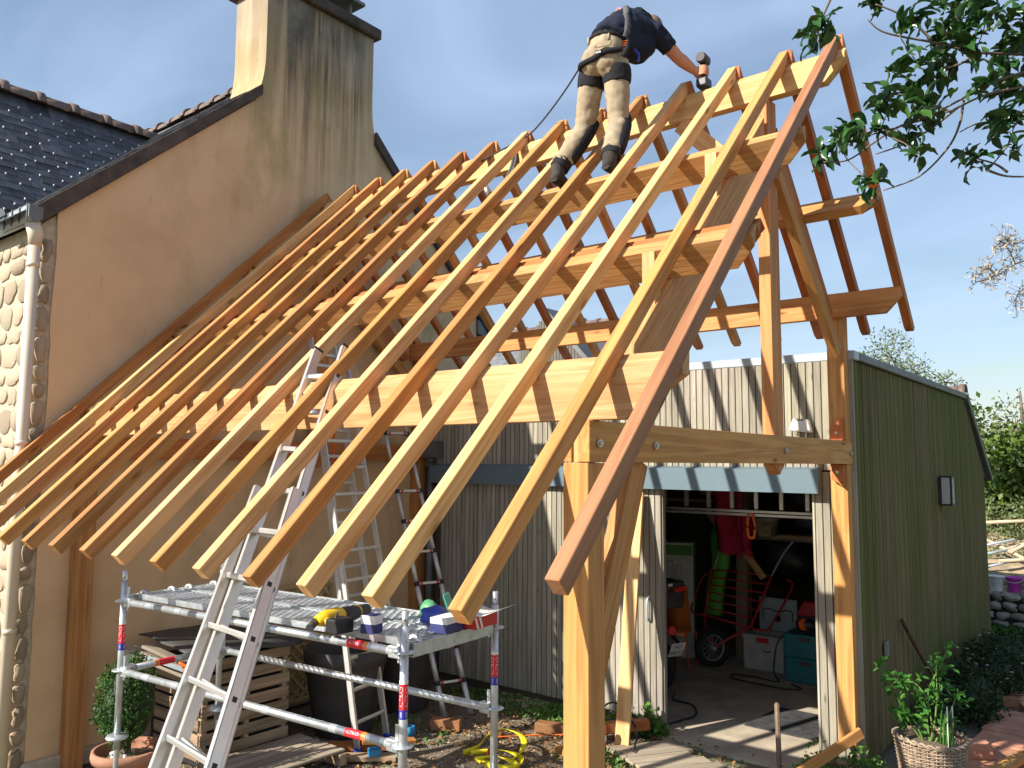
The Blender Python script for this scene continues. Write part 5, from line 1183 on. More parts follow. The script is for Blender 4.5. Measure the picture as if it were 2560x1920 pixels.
def weedpatch(c, rx, ry, n, h, L_):
    for _ in range(n):
        a, f = rs.uniform(0, 6.28), rs.random()**.5; x, y = c[0]+math.cos(a)*f*rx, c[1]+math.sin(a)*f*ry; z = ground_z(x, y)
        zz = rs.random()*h*(1.1-f); leaf_quad(t, Vector((x, y, z+zz)), rdir(rs)+Vector((0, 0, .5)), rdir(rs)+Vector((0, 0, 1)), rs.uniform(.6, 1.2)*L_, rs.uniform(.5, .9)*L_)
weedpatch((1.9, 3.85), 1.1, .30, 900, .14, .045); weedpatch((2.55, 3.85), .40, .26, 500, .20, .05); weedpatch((3.10, 3.98), .42, .20, 500, .17, .05); weedpatch((3.40, 4.02), .18, .14, 220, .30, .07)
weedpatch((3.35, 3.12), .40, .25, 420, .10, .045); weedpatch((5.05, 3.85), .22, .25, 220, .36, .05); weedpatch((5.35, 3.98), .20, .25, 260, .42, .06); weedpatch((1.5, 2.6), .5, .3, 120, .16, .05); weedpatch((3.9, 3.85), .5, .2, 120, .05, .03); weedpatch((5.6, 3.7), .35, .25, 300, .35, .055)
tag(t.build('weeds', 'weed'), 'low green weeds along the foot of the garage wall', 'weeds', kind='stuff')
t = MB()
for c, rr, n in (((3.06, 4.0), .30, 16), ((3.42, 3.98), .12, 6), ((5.35, 3.95), .15, 5), ((5.05, 3.9), .15, 5)):
    for _ in range(n):
        x, y = c[0]+rs.uniform(-rr, rr), c[1]+rs.uniform(-.12, .12); z = rs.uniform(.12, .26)
        for k in range(5): leaf_quad(t, Vector((x, y, z)), Vector((math.cos(k*1.2566), math.sin(k*1.2566), .5)), Vector((0, 0, 1)), .018, .012)
tag(t.build('weed_flowers', 'petal'), 'small pale flowers over the weeds by the door', 'flowers', kind='stuff')
# ---------------------------------------------------------------- inside the garage
# motorcycle (rear end shows at the left jamb)
mo = thing('motorcycle', (2.62, 5.55, 0), 'motorcycle with black top case parked behind the left door jamb', 'motorcycle')
wc = Vector((2.72, 5.40, .31))
ax = Vector((1, .15, 0)).normalized(); fwd = Vector((-.93, .36, 0)).normalized(); sd = Vector((-fwd.y, fwd.x, 0))
def wheel(par, c, f, r, w, rim=True):
    s = Vector((-f.y, f.x, 0)); t = MB(); ring = [c+(f*math.cos(a)+ZD*math.sin(a))*(r-w*.5) for a in [2*math.pi*k/36 for k in range(36)]]
    t.tube(ring, w*.5, 12, closed=True); ty = t.build('tyre', 'rubber', par)
    t = MB(); ring = [c+(f*math.cos(a)+ZD*math.sin(a))*(r-w*.95) for a in [2*math.pi*k/36 for k in range(36)]]; t.tube(ring, w*.16, 8, closed=True)
    for k in range(12):
        a = math.pi*k/6; t.tube([c, c+(f*math.cos(a)+ZD*math.sin(a))*(r-w)], .004, 5)
    t.tube([c-s*w*.7, c+s*w*.7], .025, 10); t.build('rim', 'zinc', par); return ty
wheel(mo, wc, fwd, .31, .13); wheel(mo, wc+fwd*1.35, fwd, .30, .11)
t = MB(); t.tube(bez([wc+fwd*.0+ZD*.02, wc+fwd*.5+ZD*.05, wc+fwd*.8+ZD*.3, wc+fwd*1.1+ZD*.55], 5), .04, 8); t.tube([wc+fwd*1.35, wc+fwd*1.08+ZD*.7], .03, 8); t.build('frame', 'red', mo)
MB().ell(wc+fwd*.75+ZD*.48, (.25, .16, .13)).build('tank', 'red', mo); t = MB(); t.tube(bez([wc+fwd*.5+ZD*.5, wc+fwd*.2+ZD*.52, wc-fwd*.12+ZD*.58], 4), [.11, .12, .12, .12, .11, .10, .09, .08, .07], 12); t.build('seat', 'black', mo)
MB().ell(wc+fwd*.6+ZD*.12, (.2, .16, .18)).build('engine', 'dgrey', mo)
tcc = wc-fwd*.05+ZD*.80
T_ = Matrix.Translation(tcc)@Matrix(((fwd.x, sd.x, 0), (fwd.y, sd.y, 0), (0, 0, 1))).to_4x4()
t = MB(); t.box((-.20, -.235, -.16), (.20, .235, .06), T_); t.build('top_case', 'dgrey', mo, .05, 3)
t = MB(); t.box((-.205, -.24, .055), (.205, .24, .15), T_); lid_ = t.build('case_lid', 'dgrey', mo, .045, 3)
M['redlens'] = plain('red_reflector', (.75, .03, .03), .2, 0, .1)
for s in (1, -1): MB().prism([T_@Vector((-.212, .03*s, .075)), T_@Vector((-.212, .22*s, .095)), T_@Vector((-.212, .225*s, .045)), T_@Vector((-.212, .08*s, .025))], -fwd*.008).build('reflector', 'redlens', lid_)
MB().prism([T_@Vector((.09, -.242, .08)), T_@Vector((-.19, -.242, .10)), T_@Vector((-.19, -.242, .035)), T_@Vector((-.05, -.242, .02))], -sd*.006).build('reflector', 'redlens', lid_)
MB().box((-.214, -.03, .10), (-.211, .03, .13), T_).build('badge', 'white', lid_)
MB().tube([wc-fwd*.26+ZD*.42+sd*.03, wc-fwd*.32+ZD*.42+sd*.03], .05, 14).build('tail_lamp', 'redlens', mo)
npc = wc-fwd*.36+ZD*.22; ez = (ZD*.9-fwd*.42).normalized(); ex = -sd
Tn = Matrix(((ex.x, ez.x, 0, 0), (ex.y, ez.y, 0, 0), (ex.z, ez.z, 0, 0), (0, 0, 0, 1)))
pn = -fwd*.9-ZD*.0; pn = ex.cross(ez).normalized()
if pn.dot(CAMLOC-npc) < 0: pn = -pn; ex = -ex
plt = MB().prism([npc-ex*.105-ez*.085, npc+ex*.105-ez*.085, npc+ex*.105+ez*.085, npc-ex*.105+ez*.085], pn*.003).build('number_plate', 'white', mo)
flat_text('AO', .075, npc+ez*.038+pn*.006, ex, ez, 'plate_text', 'black', plt); flat_text('408-KZ', .068, npc-ez*.040+pn*.006, ex, ez, 'plate_text', 'black', plt)
MB().prism([npc-ex*.02+ez*.08, npc+ex*.02+ez*.08, wc-fwd*.1+ZD*.5+ex*.03, wc-fwd*.1+ZD*.5-ex*.03], fwd*.03).build('mudguard', 'black', mo)
for s in (1, -1): MB().tube([wc-fwd*.28+ZD*.36+sd*s*.06, wc-fwd*.30+ZD*.36+sd*s*.15], [.012, .026], 10).build('indicator', 'orange2', mo)
# red hand cart standing on end
ct = thing('hand_cart', (2.9, 6.9, 0), 'red tubular hand cart with one big pneumatic wheel standing on end', 'hand cart')
wheel(ct, Vector((2.78, 6.80, .25)), Vector((.55, .83, 0)).normalized(), .25, .09)
cb0, cb1 = Vector((2.60, 6.95, .62)), Vector((3.16, 7.12, .50)); ct0, ct1 = Vector((2.62, 7.22, 1.18)), Vector((3.36, 7.36, 1.15))
t = MB(); t.tube([cb0, ct0], .016, 8); t.tube([cb1, ct1], .018, 8)
t.tube(bez([cb0, Vector((2.68, 6.85, .44)), Vector((2.78, 6.80, .30))], 4), .014, 8); t.tube(bez([cb1, Vector((2.96, 6.95, .38)), Vector((2.80, 6.82, .26))], 4), .016, 8)
t.tube(bez([cb1, Vector((3.38, 7.1, .50)), Vector((3.44, 7.2, .62)), Vector((3.58, 7.5, 1.02)), Vector((3.50, 7.5, 1.10))], 5), .013, 8)
t.tube(bez([cb0, Vector((2.42, 7.0, .62)), Vector((2.38, 7.05, .72)), Vector((2.42, 7.3, 1.05)), Vector((2.52, 7.35, 1.12))], 5), .013, 8)
t.tube(bez([Vector((3.1, 7.1, .45)), Vector((3.25, 7.15, .10)), Vector((3.35, 7.2, .03)), Vector((3.20, 7.3, .02))], 5), .013, 8); t.build('frame', 'red', ct)
for k in range(7):
    f = k/6; MB().tube([cb0.lerp(ct0, f), cb1.lerp(ct1, f)], .010 if k else .013, 8).build('bar', 'red', ct)
MB().tube(bez([ct0, Vector((2.70, 7.3, 1.5)), Vector((2.76, 7.35, 1.62))], 4), .014, 8).build('handle', 'zinc', ct); MB().tube(bez([ct1, Vector((3.50, 7.45, 1.45)), Vector((3.66, 7.5, 1.66))], 4), .014, 8).build('handle', 'zinc', ct)
# sledge, cartons, crates
sg = MB(); prof = bez([(2.52, 7.40, .55), (2.56, 7.42, 1.0), (2.62, 7.44, 1.25), (2.60, 7.46, 1.6), (2.70, 7.46, 1.84)], 6); vs = []
for c in prof:
    for k, (o_, d_) in enumerate(((-.13, .03), (-.11, -.03), (.11, -.03), (.13, .03))): vs.append(c+Vector((o_, d_, 0)))
sg.add(vs, [(i*4+k, i*4+k+1, (i+1)*4+k+1, (i+1)*4+k) for i in range(len(prof)-1) for k in range(3)], True); o = sg.build('plastic_sledge', 'green'); o.modifiers.new('s', 'SOLIDIFY').thickness = .012
tag(o, 'bright green plastic sledge standing upright beside the white carton', 'sledge')
tc_ = thing('tall_carton', (2.02, 7.35, 0), 'tall white carton with green top band and line drawings', 'carton')
M['cardwhite'] = plain('white_card', (.60, .58, .52), .8, 0, .08); M['cardgreen'] = plain('green_print', (.10, .30, .06), .7); M['card'] = plain('brown_cardboard', (.45, .30, .17), .85, 0, .1)
Mx = Matrix.Translation((2.10, 7.15, 0))@Matrix.Rotation(.35, 4, 'Z')
MB().box((-.25, -.18, 0), (.25, .18, 1.53), Mx).build('box', 'cardwhite', tc_, .004)
MB().box((-.24, -.1825, 1.36), (.24, -.1805, 1.50), Mx).build('top_band', 'cardgreen', tc_); MB().box((.2505, -.18, .1), (.2525, .18, 1.52), Mx).build('side_panel', 'cardgreen', tc_)
for (x0, z0, w, h) in ((-.16, 1.0, .14, .28), (.02, 1.05, .07, .18), (-.17, .82, .30, .12)):
    t = MB()
    for a, b in (((x0, z0), (x0+w, z0)), ((x0+w, z0), (x0+w, z0+h)), ((x0+w, z0+h), (x0, z0+h)), ((x0, z0+h), (x0, z0))): t.tube([Mx@Vector((a[0], -.183, a[1])), Mx@Vector((b[0], -.183, b[1]))], .003, 4)
    t.build('drawing', 'dgrey', tc_)
oc = thing('orange_chair', (2.45, 6.6, 0), 'orange moulded plastic chair behind the top case', 'chair')
t = MB(); vs = []
for c, w in ((Vector((2.42, 6.50, .46)), .36), (Vector((2.32, 6.72, .45)), .38), (Vector((2.26, 6.82, .62)), .36), (Vector((2.22, 6.88, .95)), .32)): vs += [c-ax*w/2, c+ax*w/2]
t.add(vs, [(0, 1, 3, 2), (2, 3, 5, 4), (4, 5, 7, 6)], True); o = t.build('seat_shell', 'orange2', oc); o.modifiers.new('s', 'SOLIDIFY').thickness = .02
for dx_, dy_ in ((-.14, 0), (.14, 0), (-.16, .24), (.16, .24)): MB().tube([(2.42+dx_, 6.50+dy_, .45), (2.42+dx_*1.15, 6.50+dy_, 0.012)], .012, 8).build('leg', 'orange', oc)
gcx = thing('grey_crate', (3.34, 7.2, 0), 'light grey open crate with red label in the garage', 'crate')
t = MB(); x0, x1, y0, y1, h = 3.10, 3.62, 7.02, 7.40, .44
M['lgrey'] = plain('light_grey_plastic', (.44, .43, .38), .5)
for a, b in (((x0, y0, .012), (x1, y0+.02, h)), ((x0, y1-.02, .012), (x1, y1, h)), ((x0, y0+.02, .012), (x0+.02, y1-.02, h)), ((x1-.02, y0+.02, .012), (x1, y1-.02, h)), ((x0+.02, y0+.02, .02), (x1-.02, y1-.02, .04))): t.box(a, b)
t.build('tub', 'lgrey', gcx, .006)
MB().box((x0-.015, y0-.015, h-.05), (x1+.015, y0, h)).build('rim', 'lgrey', gcx, .004); MB().box((3.28, y0-.018, h-.085), (3.44, y0-.0155, h-.02)).build('label', 'red', gcx)
MB().tube(bez([(3.36, y0-.004, .27), (3.38, y0-.012, .25), (3.44, y0-.012, .25), (3.46, y0-.004, .27)], 4), .006, 6).build('handle', 'dgrey', gcx)
ld = thing('crate_lid', (3.38, 7.45, .44), 'grey ribbed crate lid standing up behind the open crate', 'lid')
MB().box((3.16, 7.42, .44), (3.66, 7.45, .86)).build('panel', 'zinc', ld, .006)
MB().tube(bez([(3.22, 7.412, .58), (3.22, 7.412, .70), (3.30, 7.412, .72), (3.36, 7.412, .70), (3.46, 7.412, .70), (3.52, 7.412, .72), (3.60, 7.412, .70), (3.60, 7.412, .58)], 4), .008, 6).build('rib', 'dgrey', ld); MB().tube([(3.41, 7.418, .60), (3.41, 7.408, .60)], .04, 12).build('grip_hole', 'black', ld)
rt_ = thing('red_toolbox', (4.05, 7.5, 0), 'black toolbox with red lid standing behind the teal case', 'toolbox')
MB().box((3.72, 7.28, .012), (4.30, 7.66, .70)).build('body', 'dgrey', rt_, .02, 2); MB().prism([(3.70, 7.26, .70), (4.32, 7.26, .70), (4.27, 7.30, .88), (3.78, 7.30, .88)], (0, .40, 0)).build('lid', 'red', rt_, .02, 2); MB().box((3.90, 7.40, .882), (4.12, 7.48, .92)).build('handle', 'red', rt_, .01)
tcs = thing('teal_case', (4.0, 6.9, 0), 'dark teal stacking tool case on the garage floor', 'tool case')
MB().box((3.74, 6.72, .012), (4.25, 7.08, .30)).build('lower_case', 'teal', tcs, .02, 2); MB().box((3.73, 6.71, .302), (4.26, 7.09, .58)).build('upper_case', 'teal', tcs, .02, 2)
for z in (.22, .50): MB().box((3.92, 6.700, z), (4.06, 6.712, z+.05)).build('latch', 'dgrey', tcs, .005)
dn2 = thing('corded_saw', (4.0, 6.9, .58), 'black and orange corded saw resting on the teal case', 'power tool')
t = MB(); t.tube([(3.86, 6.86, .66), (3.98, 6.86, .68), (4.12, 6.90, .68)], [.06, .075, .05], 12); t.tube(bez([(4.0, 6.88, .70), (4.08, 6.9, .78), (4.2, 6.92, .74)], 4), .022, 8); t.build('body', 'black', dn2); MB().tube([(3.93, 6.82, .68), (3.97, 6.80, .69)], .07, 12).build('guard', 'orange', dn2)
tag(MB().tube(bez([(3.80, 6.80, .60), (3.66, 6.72, .45), (3.62, 6.68, .12), (3.70, 6.60, .02), (3.40, 6.62, .02), (3.16, 6.58, .02), (3.22, 6.40, .02), (3.60, 6.34, .02), (3.92, 6.36, .02), (4.02, 6.46, .02), (3.86, 6.6, .02)], 7), .010, 8).build('saw_cable', 'black'), 'black cable looping from the saw over the garage floor', 'cable')
# shelf and its load
sf = thing('wall_shelf', (3.6, 7.8, 1.6), 'grey shelf board on brackets across the garage back', 'shelf')
MB().box((2.75, 7.45, 1.60), (5.1, 8.0, 1.64)).build('board', 'zincdark', sf); 
for x in (2.8, 3.9, 5.0): MB().prism([(x, 7.5, 1.60), (x, 8.9, 1.60), (x, 8.9, 1.2)], (.03, 0, 0)).build('bracket', 'zincdark', sf)
tb = thing('plastic_tub', (3.22, 7.55, 1.64), 'clear plastic tub with lid on the garage shelf', 'tub')
M['clearp'] = plain('milky_plastic', (.50, .47, .36), .3); MB().lathe([(.13, 0), (.16, .22), (.175, .22), (.175, .25), (0, .25)], (3.22, 7.58, 1.64), 20).build('body', 'clearp', tb); MB().box((3.24, 7.40, 1.68), (3.36, 7.42, 1.80)).build('label', 'card', tb)
for k in range(3): tag(MB().box((3.40+.04*k, 7.30, 1.642+.018*k), (4.0+.04*k, 7.58, 1.656+.018*k), Matrix.Rotation(0, 4, 'Z')).build('cardboard_sheet', 'card'), ('lowest', 'middle', 'topmost')[k]+' brown cardboard sheet on the shelf beside the tub', 'cardboard')
def drape(name, c, size, mat, lab, cat, seed, n=10):
    t = MB(); vs = []
    for j in range(n+1):
        for i in range(n+1):
            u, v = i/n, j/n; x = c[0]+(u-.5)*size[0]*(1-.25*v); z = c[2]-v*size[2]; y = c[1]+.06*math.sin(u*9+seed)+.05*mnoise.noise(Vector((u*4, v*3, seed))); vs.append((x+.04*mnoise.noise(Vector((v*5, seed, u))), y, z+.05*math.sin(u*5+seed)*v))
    t.add(vs, [(j*(n+1)+i, j*(n+1)+i+1, (j+1)*(n+1)+i+1, (j+1)*(n+1)+i) for j in range(n) for i in range(n)], True); o = t.build(name, mat); o.modifiers.new('s', 'SOLIDIFY').thickness = .008; return tag(o, lab, cat)
M['pink'] = mat_cloth('raspberry_cloth', (.50, .035, .08)); M['bluegrey'] = mat_cloth('slate_blue_cloth', (.13, .15, .20)); M['brightblue'] = plain('bright_blue_plastic', (.02, .25, .62), .4)
drape('pink_jacket', (2.95, 6.95, 2.42), (.46, .1, .95), 'pink', 'raspberry pink jacket hanging from the overhead ladder', 'jacket', 2)
drape('jacket_sleeve', (3.14, 6.98, 1.95), (.20, .1, .52), 'pink', 'raspberry sleeve of a second jacket hanging lower on the right', 'jacket', 5)
crumple('blue_duvet', (4.2, 7.7, 1.64), .34, 'bluegrey', 'bundled slate blue cover at the right end of the shelf', 'cover', 4, (1.6, .8, .6))
crumple('grey_bundle', (3.85, 7.8, 1.95), .26, 'bluegrey', 'grey blue bundle piled on top of the shelf load', 'bundle', 8, (1.2, .8, .8))
tag(MB().ell((4.05, 7.7, 2.42), (.22, .15, .14)).build('blue_basin', 'brightblue'), 'bright blue basin high on the pile under the track cover', 'basin')
crumple('yellow_toy', (3.52, 7.6, 2.25), .12, 'yellow', 'yellow plastic piece high on the pile beside the pink jacket', 'toy', 12); crumple('green_net', (3.42, 7.6, 2.36), .12, plain('green_net', (.03, .30, .18), .6), 'green net bag high on the pile beside the pink jacket', 'net', 14)
crumple('orange_bag', (3.75, 7.7, 2.38), .15, 'orange2', 'orange bag high on the pile next to the blue basin', 'bag', 16)
wk = MB()
for k in range(40): wk.tube([(4.30+rs.uniform(0, .3), 7.5+rs.uniform(0, .2), 2.0+k*.012), (4.95, 7.5+rs.uniform(0, .3), 2.15+k*.012)], .010, 5)
tag(wk.build('reed_bundle', 'oldwood'), 'bundle of brown reeds at the right above the shelf', 'reeds')
# overhead ladder hung on its side
oh = thing('hanging_ladder', (3.8, 5.3, 2.1), 'aluminium ladder hung flat across the top of the garage opening', 'ladder')
for y, z in ((5.20, 2.12), (5.20, 2.51)):
    for dy_ in (0, .075): MB().box((2.5, y+dy_, z-.03-dy_*.55), (4.86, y+dy_+.025, z-.005-dy_*.55)).build('rail', 'alu_old', oh)
for k in range(9): MB().box((2.66+.27*k, 5.205, 2.13), (2.70+.27*k, 5.235, 2.50)).build('rung', 'alu_old', oh)
o = flat_loop('orange_sling', [(3.93, 5.26, 2.10), (3.905, 5.26, 1.95), (3.92, 5.26, 1.84), (3.95, 5.26, 1.82), (3.98, 5.26, 1.84), (3.99, 5.26, 1.95), (3.96, 5.26, 2.10)], .03, 'orange', 'orange sling looped over the hanging ladder', 'sling', .004)
# back clutter
crumple('black_sack', (3.25, 8.1, .9), .35, 'black', 'black sack in the dark back of the garage', 'sack', 21, (1.2, .8, 1)); crumple('dark_mower', (3.9, 8.1, .3), .4, 'dgrey', 'dark shape of a mower at the back of the garage', 'mower', 23, (1, .8, .6))
for k, (x, z, mt, lb_) in enumerate(((2.3, 2.15, 'card', 'brown box on the high left shelf inside'), (1.95, 2.12, 'navy', 'dark blue box on the high left shelf inside'), (2.62, 2.2, 'oldwood', 'wooden crate on the high left shelf inside'))): tag(MB().box((x-.15, 7.8, z), (x+.15, 8.1, z+.3)).build('storage_box', mt, None, .01), lb_, 'box')
tag(MB().box((1.4, 7.6, 2.06), (2.9, 8.2, 2.10)).build('high_shelf', 'oldwood'), 'high wooden shelf at the left inside the garage', 'shelf')
tag(beam('rough_post', (2.86, 7.6, .0), (2.92, 7.6, 2.4), .16, .16, 'oldwood', None, (1, 0, 0)), 'rough wooden post in the garage behind the hand cart', 'post')
tag(beam('leaning_lath', (3.05, 7.3, 1.42), (3.28, 7.3, 1.12), .03, .09, 'fir_pale'), 'short pale lath wedged behind the hand cart', 'lath'); tag(beam('leaning_lath', (2.42, 7.5, 1.95), (2.56, 7.5, 1.74), .02, .08, 'fir_pale'), 'pale lath sticking up behind the green sledge', 'lath')
tag(MB().tube(bez([(4.90, 5.6, .10), (4.83, 5.55, .11), (4.80, 5.5, .09)], 3), .03, 8).build('white_glove', 'white'), 'white glove lying at the right jamb', 'glove')
# ---------------------------------------------------------------- wicker basket with a rose
bk = thing('wicker_basket', (5.83, 4.20, 0), 'grey wicker basket planter at the garage corner', 'basket')
bc = Vector((5.83, 4.20, 0)); M['wicker'] = plain('wicker', (.36, .27, .19), .85, 0, .3, 20, .2, 0); M['wicker_d'] = plain('wicker_dark', (.16, .115, .08), .9)
NS_ = 26; H_ = .43
br_ = lambda z: .205+.055*(z/H_)
MB().lathe([(.195, .01), (.245, H_-.03)], bc, 30, caps=False).build('liner', 'wicker_d', bk)
for k in range(NS_): 
    a = 2*math.pi*k/NS_; MB().tube([bc+Vector((math.cos(a)*br_(z), math.sin(a)*br_(z), z)) for z in (0, H_/2, H_)], .005, 6).build('stake', 'wicker', bk)
t = MB(); rows = 30
for r_ in range(rows):
    z = .015+r_*(H_-.03)/rows; n = NS_*2; pts = []
    for k in range(n):
        a = 2*math.pi*k/n; w = .009*(1 if (k//1+r_) % 2 else -1)*(1 if k % 2 == 0 else 0); rr = br_(z)+w
        pts.append(bc+Vector((math.cos(a)*rr, math.sin(a)*rr, z+.002*math.sin(k*1.7+r_))))
    t.tube(pts, .0065, 5, closed=True)
tag(t.build('weave', 'wicker', bk), kind='stuff')
t = MB()
for j in range(2): t.tube([bc+Vector((math.cos(a)*(.262+.012*math.sin(a*14+j*3.14)), math.sin(a)*(.262+.012*math.sin(a*14+j*3.14)), H_+.012*math.cos(a*14+j*3.14)+.012*math.sin(a*2)))for a in [2*math.pi*k/90 for k in range(90)]], .010, 6, closed=True)
t.build('rim', 'wicker', bk); MB().lathe([(.24, H_-.06), (.1, H_-.03), (0, H_-.03)], bc, 20, caps=False).build('soil', 'ground', bk)
ro = thing('rose_bush', (5.83, 4.20, .38), 'young rose with bright green leaves growing in the wicker basket', 'rose')
leaf_me = MB(); leaf_me.add([(0, 0, 0), (.018, .012, .004), (.036, .017, .004), (.055, .011, .002), (.068, 0, -.004), (.055, -.011, .002), (.036, -.017, .004), (.018, -.012, .004), (.036, 0, -.003)], [(0, 8, 1), (1, 8, 2), (2, 8, 3), (3, 8, 4), (4, 8, 5), (5, 8, 6), (6, 8, 7), (7, 8, 0)], True); rose_me = mesh_of(leaf_me, 'leaf', 'rose')
rr_ = random.Random(5); nl = 0
stems = [[(0, 0, 0), (-.02, .02, .2), (.0, .05, .42), (.08, .1, .60), (.12, .16, .72)], [(0, 0, 0), (.05, -.02, .22), (.06, .03, .45), (.05, .06, .62)], [(-.05, 0, 0), (-.14, -.04, .15), (-.22, -.06, .34), (-.28, -.05, .48), (-.38, -.06, .55)], [(-.04, -.02, 0), (-.10, -.06, .18), (-.16, -.10, .22), (-.22, -.12, .22)], [(.02, .03, 0), (.0, .0, .3), (-.08, -.02, .45), (-.2, -.05, .47), (-.26, -.07, .42)], [(0.03, 0, 0), (.12, .04, .2), (.18, .08, .36), (.2, .1, .44)]]
sb = wloc(ro)
for s_pts in stems:
    q = bez([sb+Vector(v) for v in s_pts], 6); n = len(q); MB().tube(q, [.009*(1-.7*i/n) for i in range(n)], 6).build('stem', 'stem', ro)
    for i in range(5, n):
        for rep in range(2):
            if rr_.random() < .62:
                base = q[i]; d = (rdir(rr_)+Vector((0, 0, .1))).normalized(); d.z *= .5; d.normalize()
                for k in range(3):
                    p_ = base+d*(.02+.03*k); dd_ = (d+rdir(rr_)*.8).normalized(); nn_ = (Vector((0, 0, 1))+rdir(rr_)*.6); s__ = dd_.cross(nn_).normalized(); n3 = s__.cross(dd_)
                    inst(rose_me, 'leaf', ro, p_, Matrix(((dd_.x, s__.x, n3.x), (dd_.y, s__.y, n3.y), (dd_.z, s__.z, n3.z))), (rr_.uniform(.7, 1.15),)*3); nl += 1
for k in range(5): MB().tube(bez([sb+Vector((.08+.02*k, -.02, 0)), sb+Vector((.09+.025*k, -.03, .2)), sb+Vector((.11+.03*k, -.02, .34-.03*k))], 4), [.008]*4+[.006]*4+[.002], 5).build('spear_leaf', 'rose', ro)
for p_ in ((5.97, 4.16), (6.0, 4.20)): tag(MB().tube([(p_[0], p_[1], .36), (p_[0]+.0, p_[1], .70)], .005, 6).build('plant_label', 'white'), 'thin white stake at the %s of the rose basket' % ('right' if p_[0] > 5.98 else 'back right'), 'stake')
# rusty bar leaning on the garage side
tag(MB().tube([(5.372, 5.40, 1.12), (5.40, 5.75, .84), (5.47, 6.20, .44), (5.55, 6.62, .0)], .018, 8).build('iron_bar', 'rust'), 'rusty iron bar leaning against the mossy garage side', 'bar')
# bricks and terracotta slabs at the lower right
bg_ = 'bricks lying by the path'
brick('brick', (5.99, 5.14, .06), (.24, .16, .13), .55, 'brick', 'big orange brick nearest the wicker basket, standing on slabs', 'brick')
for k, (x, y, rz) in enumerate(((5.98, 7.35, .2), (6.12, 7.45, .9), (6.26, 7.50, .4), (6.05, 7.62, 1.2), (6.2, 7.2, .6))): brick('brick', (x, y, ground_z(x, y)), (.22, .11, .10), rz, 'brick', ('leftmost broken orange brick in the heap at the path end', 'broken orange brick turned crosswise in the middle of the heap', 'rightmost orange brick of the heap by the picture edge', 'rearmost orange brick half hidden at the back of the heap', 'orange brick lying nearest the slabs in the heap')[k], 'brick', bg_, R.uniform(-.5, .5))
ph = thing('slab_path', (6.15, 6.0, 0), 'terracotta slabs laid as a path beside the dark shrub', 'slabs')
for k in range(5):
    c0 = Vector((6.08+.055*k*.2, 4.95+.44*k, .02)); MB().box((-.20, -.205, 0), (.20, .205, .04), Matrix.Translation(c0)@Matrix.Rotation(-.08+R.uniform(-.03, .03), 4, 'Z')).build('slab', 'brick', ph, .006)
for k in range(4): MB().box((-.20, -.205, 0), (.20, .205, .04), Matrix.Translation((6.50, 5.1+.44*k, .02))@Matrix.Rotation(-.08, 4, 'Z')).build('slab', 'brick', ph, .006)
tag(beam('timber_board', (6.08, 4.35, .08), (6.50, 5.55, .18), .10, .05, 'fir'), 'fir board lying over the terracotta slabs at the right edge', 'board')
# dark shrub along the garage side
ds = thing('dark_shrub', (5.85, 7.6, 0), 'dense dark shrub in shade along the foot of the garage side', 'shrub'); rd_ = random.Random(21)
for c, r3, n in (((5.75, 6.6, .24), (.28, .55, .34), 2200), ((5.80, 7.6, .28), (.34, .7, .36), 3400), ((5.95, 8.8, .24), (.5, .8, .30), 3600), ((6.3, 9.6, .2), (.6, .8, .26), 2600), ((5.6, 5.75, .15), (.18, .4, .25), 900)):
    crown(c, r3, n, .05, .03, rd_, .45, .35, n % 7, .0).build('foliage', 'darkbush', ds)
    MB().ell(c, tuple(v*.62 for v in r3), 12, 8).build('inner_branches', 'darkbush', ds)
t = MB()
for _ in range(60):
    x, y, z = rd_.uniform(5.55, 6.6), rd_.uniform(6.3, 9.6), rd_.uniform(.3, .6)
    for k in range(5): leaf_quad(t, Vector((x, y, z)), Vector((math.cos(k*1.2566), math.sin(k*1.2566), .4)), Vector((0, 0, 1)), .022, .016)
t.build('blossom', 'petal', ds)
# lawn strip, bank, dry stone wall, buckets
t = MB(); rg_ = random.Random(31)
for _ in range(16000):
    x, y = rg_.uniform(4.9, 8.4), 9.2+5.0*rg_.random()
    if x < 5.4 and y < 11: continue
    z = ground_z(x, y); a = rg_.uniform(0, 6.28); h = rg_.uniform(.03, .08); w = .006; c_, s_2 = math.cos(a)*w, math.sin(a)*w
    t.add([(x-c_, y-s_2, z), (x+c_, y+s_2, z), (x+rg_.uniform(-.03, .03), y+rg_.uniform(-.03, .03), z+h)], [(0, 1, 2)])
tag(t.build('lawn', 'grass'), 'sunlit lawn behind the garage side', 'lawn', kind='stuff')
sw2 = thing('dry_stone_wall', (6.2, 12.35, 0), 'low dry stone retaining wall carrying the coloured buckets', 'stone wall')
wallbase = MB().box((4.3, 12.18, -.05), (9.2, 12.6, .50)).build('wall_core', 'dark', sw2)
gs_ = [stone_mesh(40+i, 'stone_grey') for i in range(6)]
z = .02
while z < .5:
    h = R.uniform(.10, .17); x = 4.35
    while x < 8.6:
        w = R.uniform(.16, .34); inst(R.choice(gs_), 'stone', wallbase, (x+w/2, 12.17, z+h/2), (0, R.uniform(-.15, .15), 0), (w-.015, R.uniform(.8, 1.6), h-.012)); x += w
    z += h
x = 4.35
while x < 8.6:
    w = R.uniform(.2, .38); inst(R.choice(gs_), 'stone', wallbase, (x+w/2, 12.36, .50), (-math.pi/2, 0, R.uniform(-.15, .15)), (w-.01, R.uniform(1, 1.6), .38)); x += w
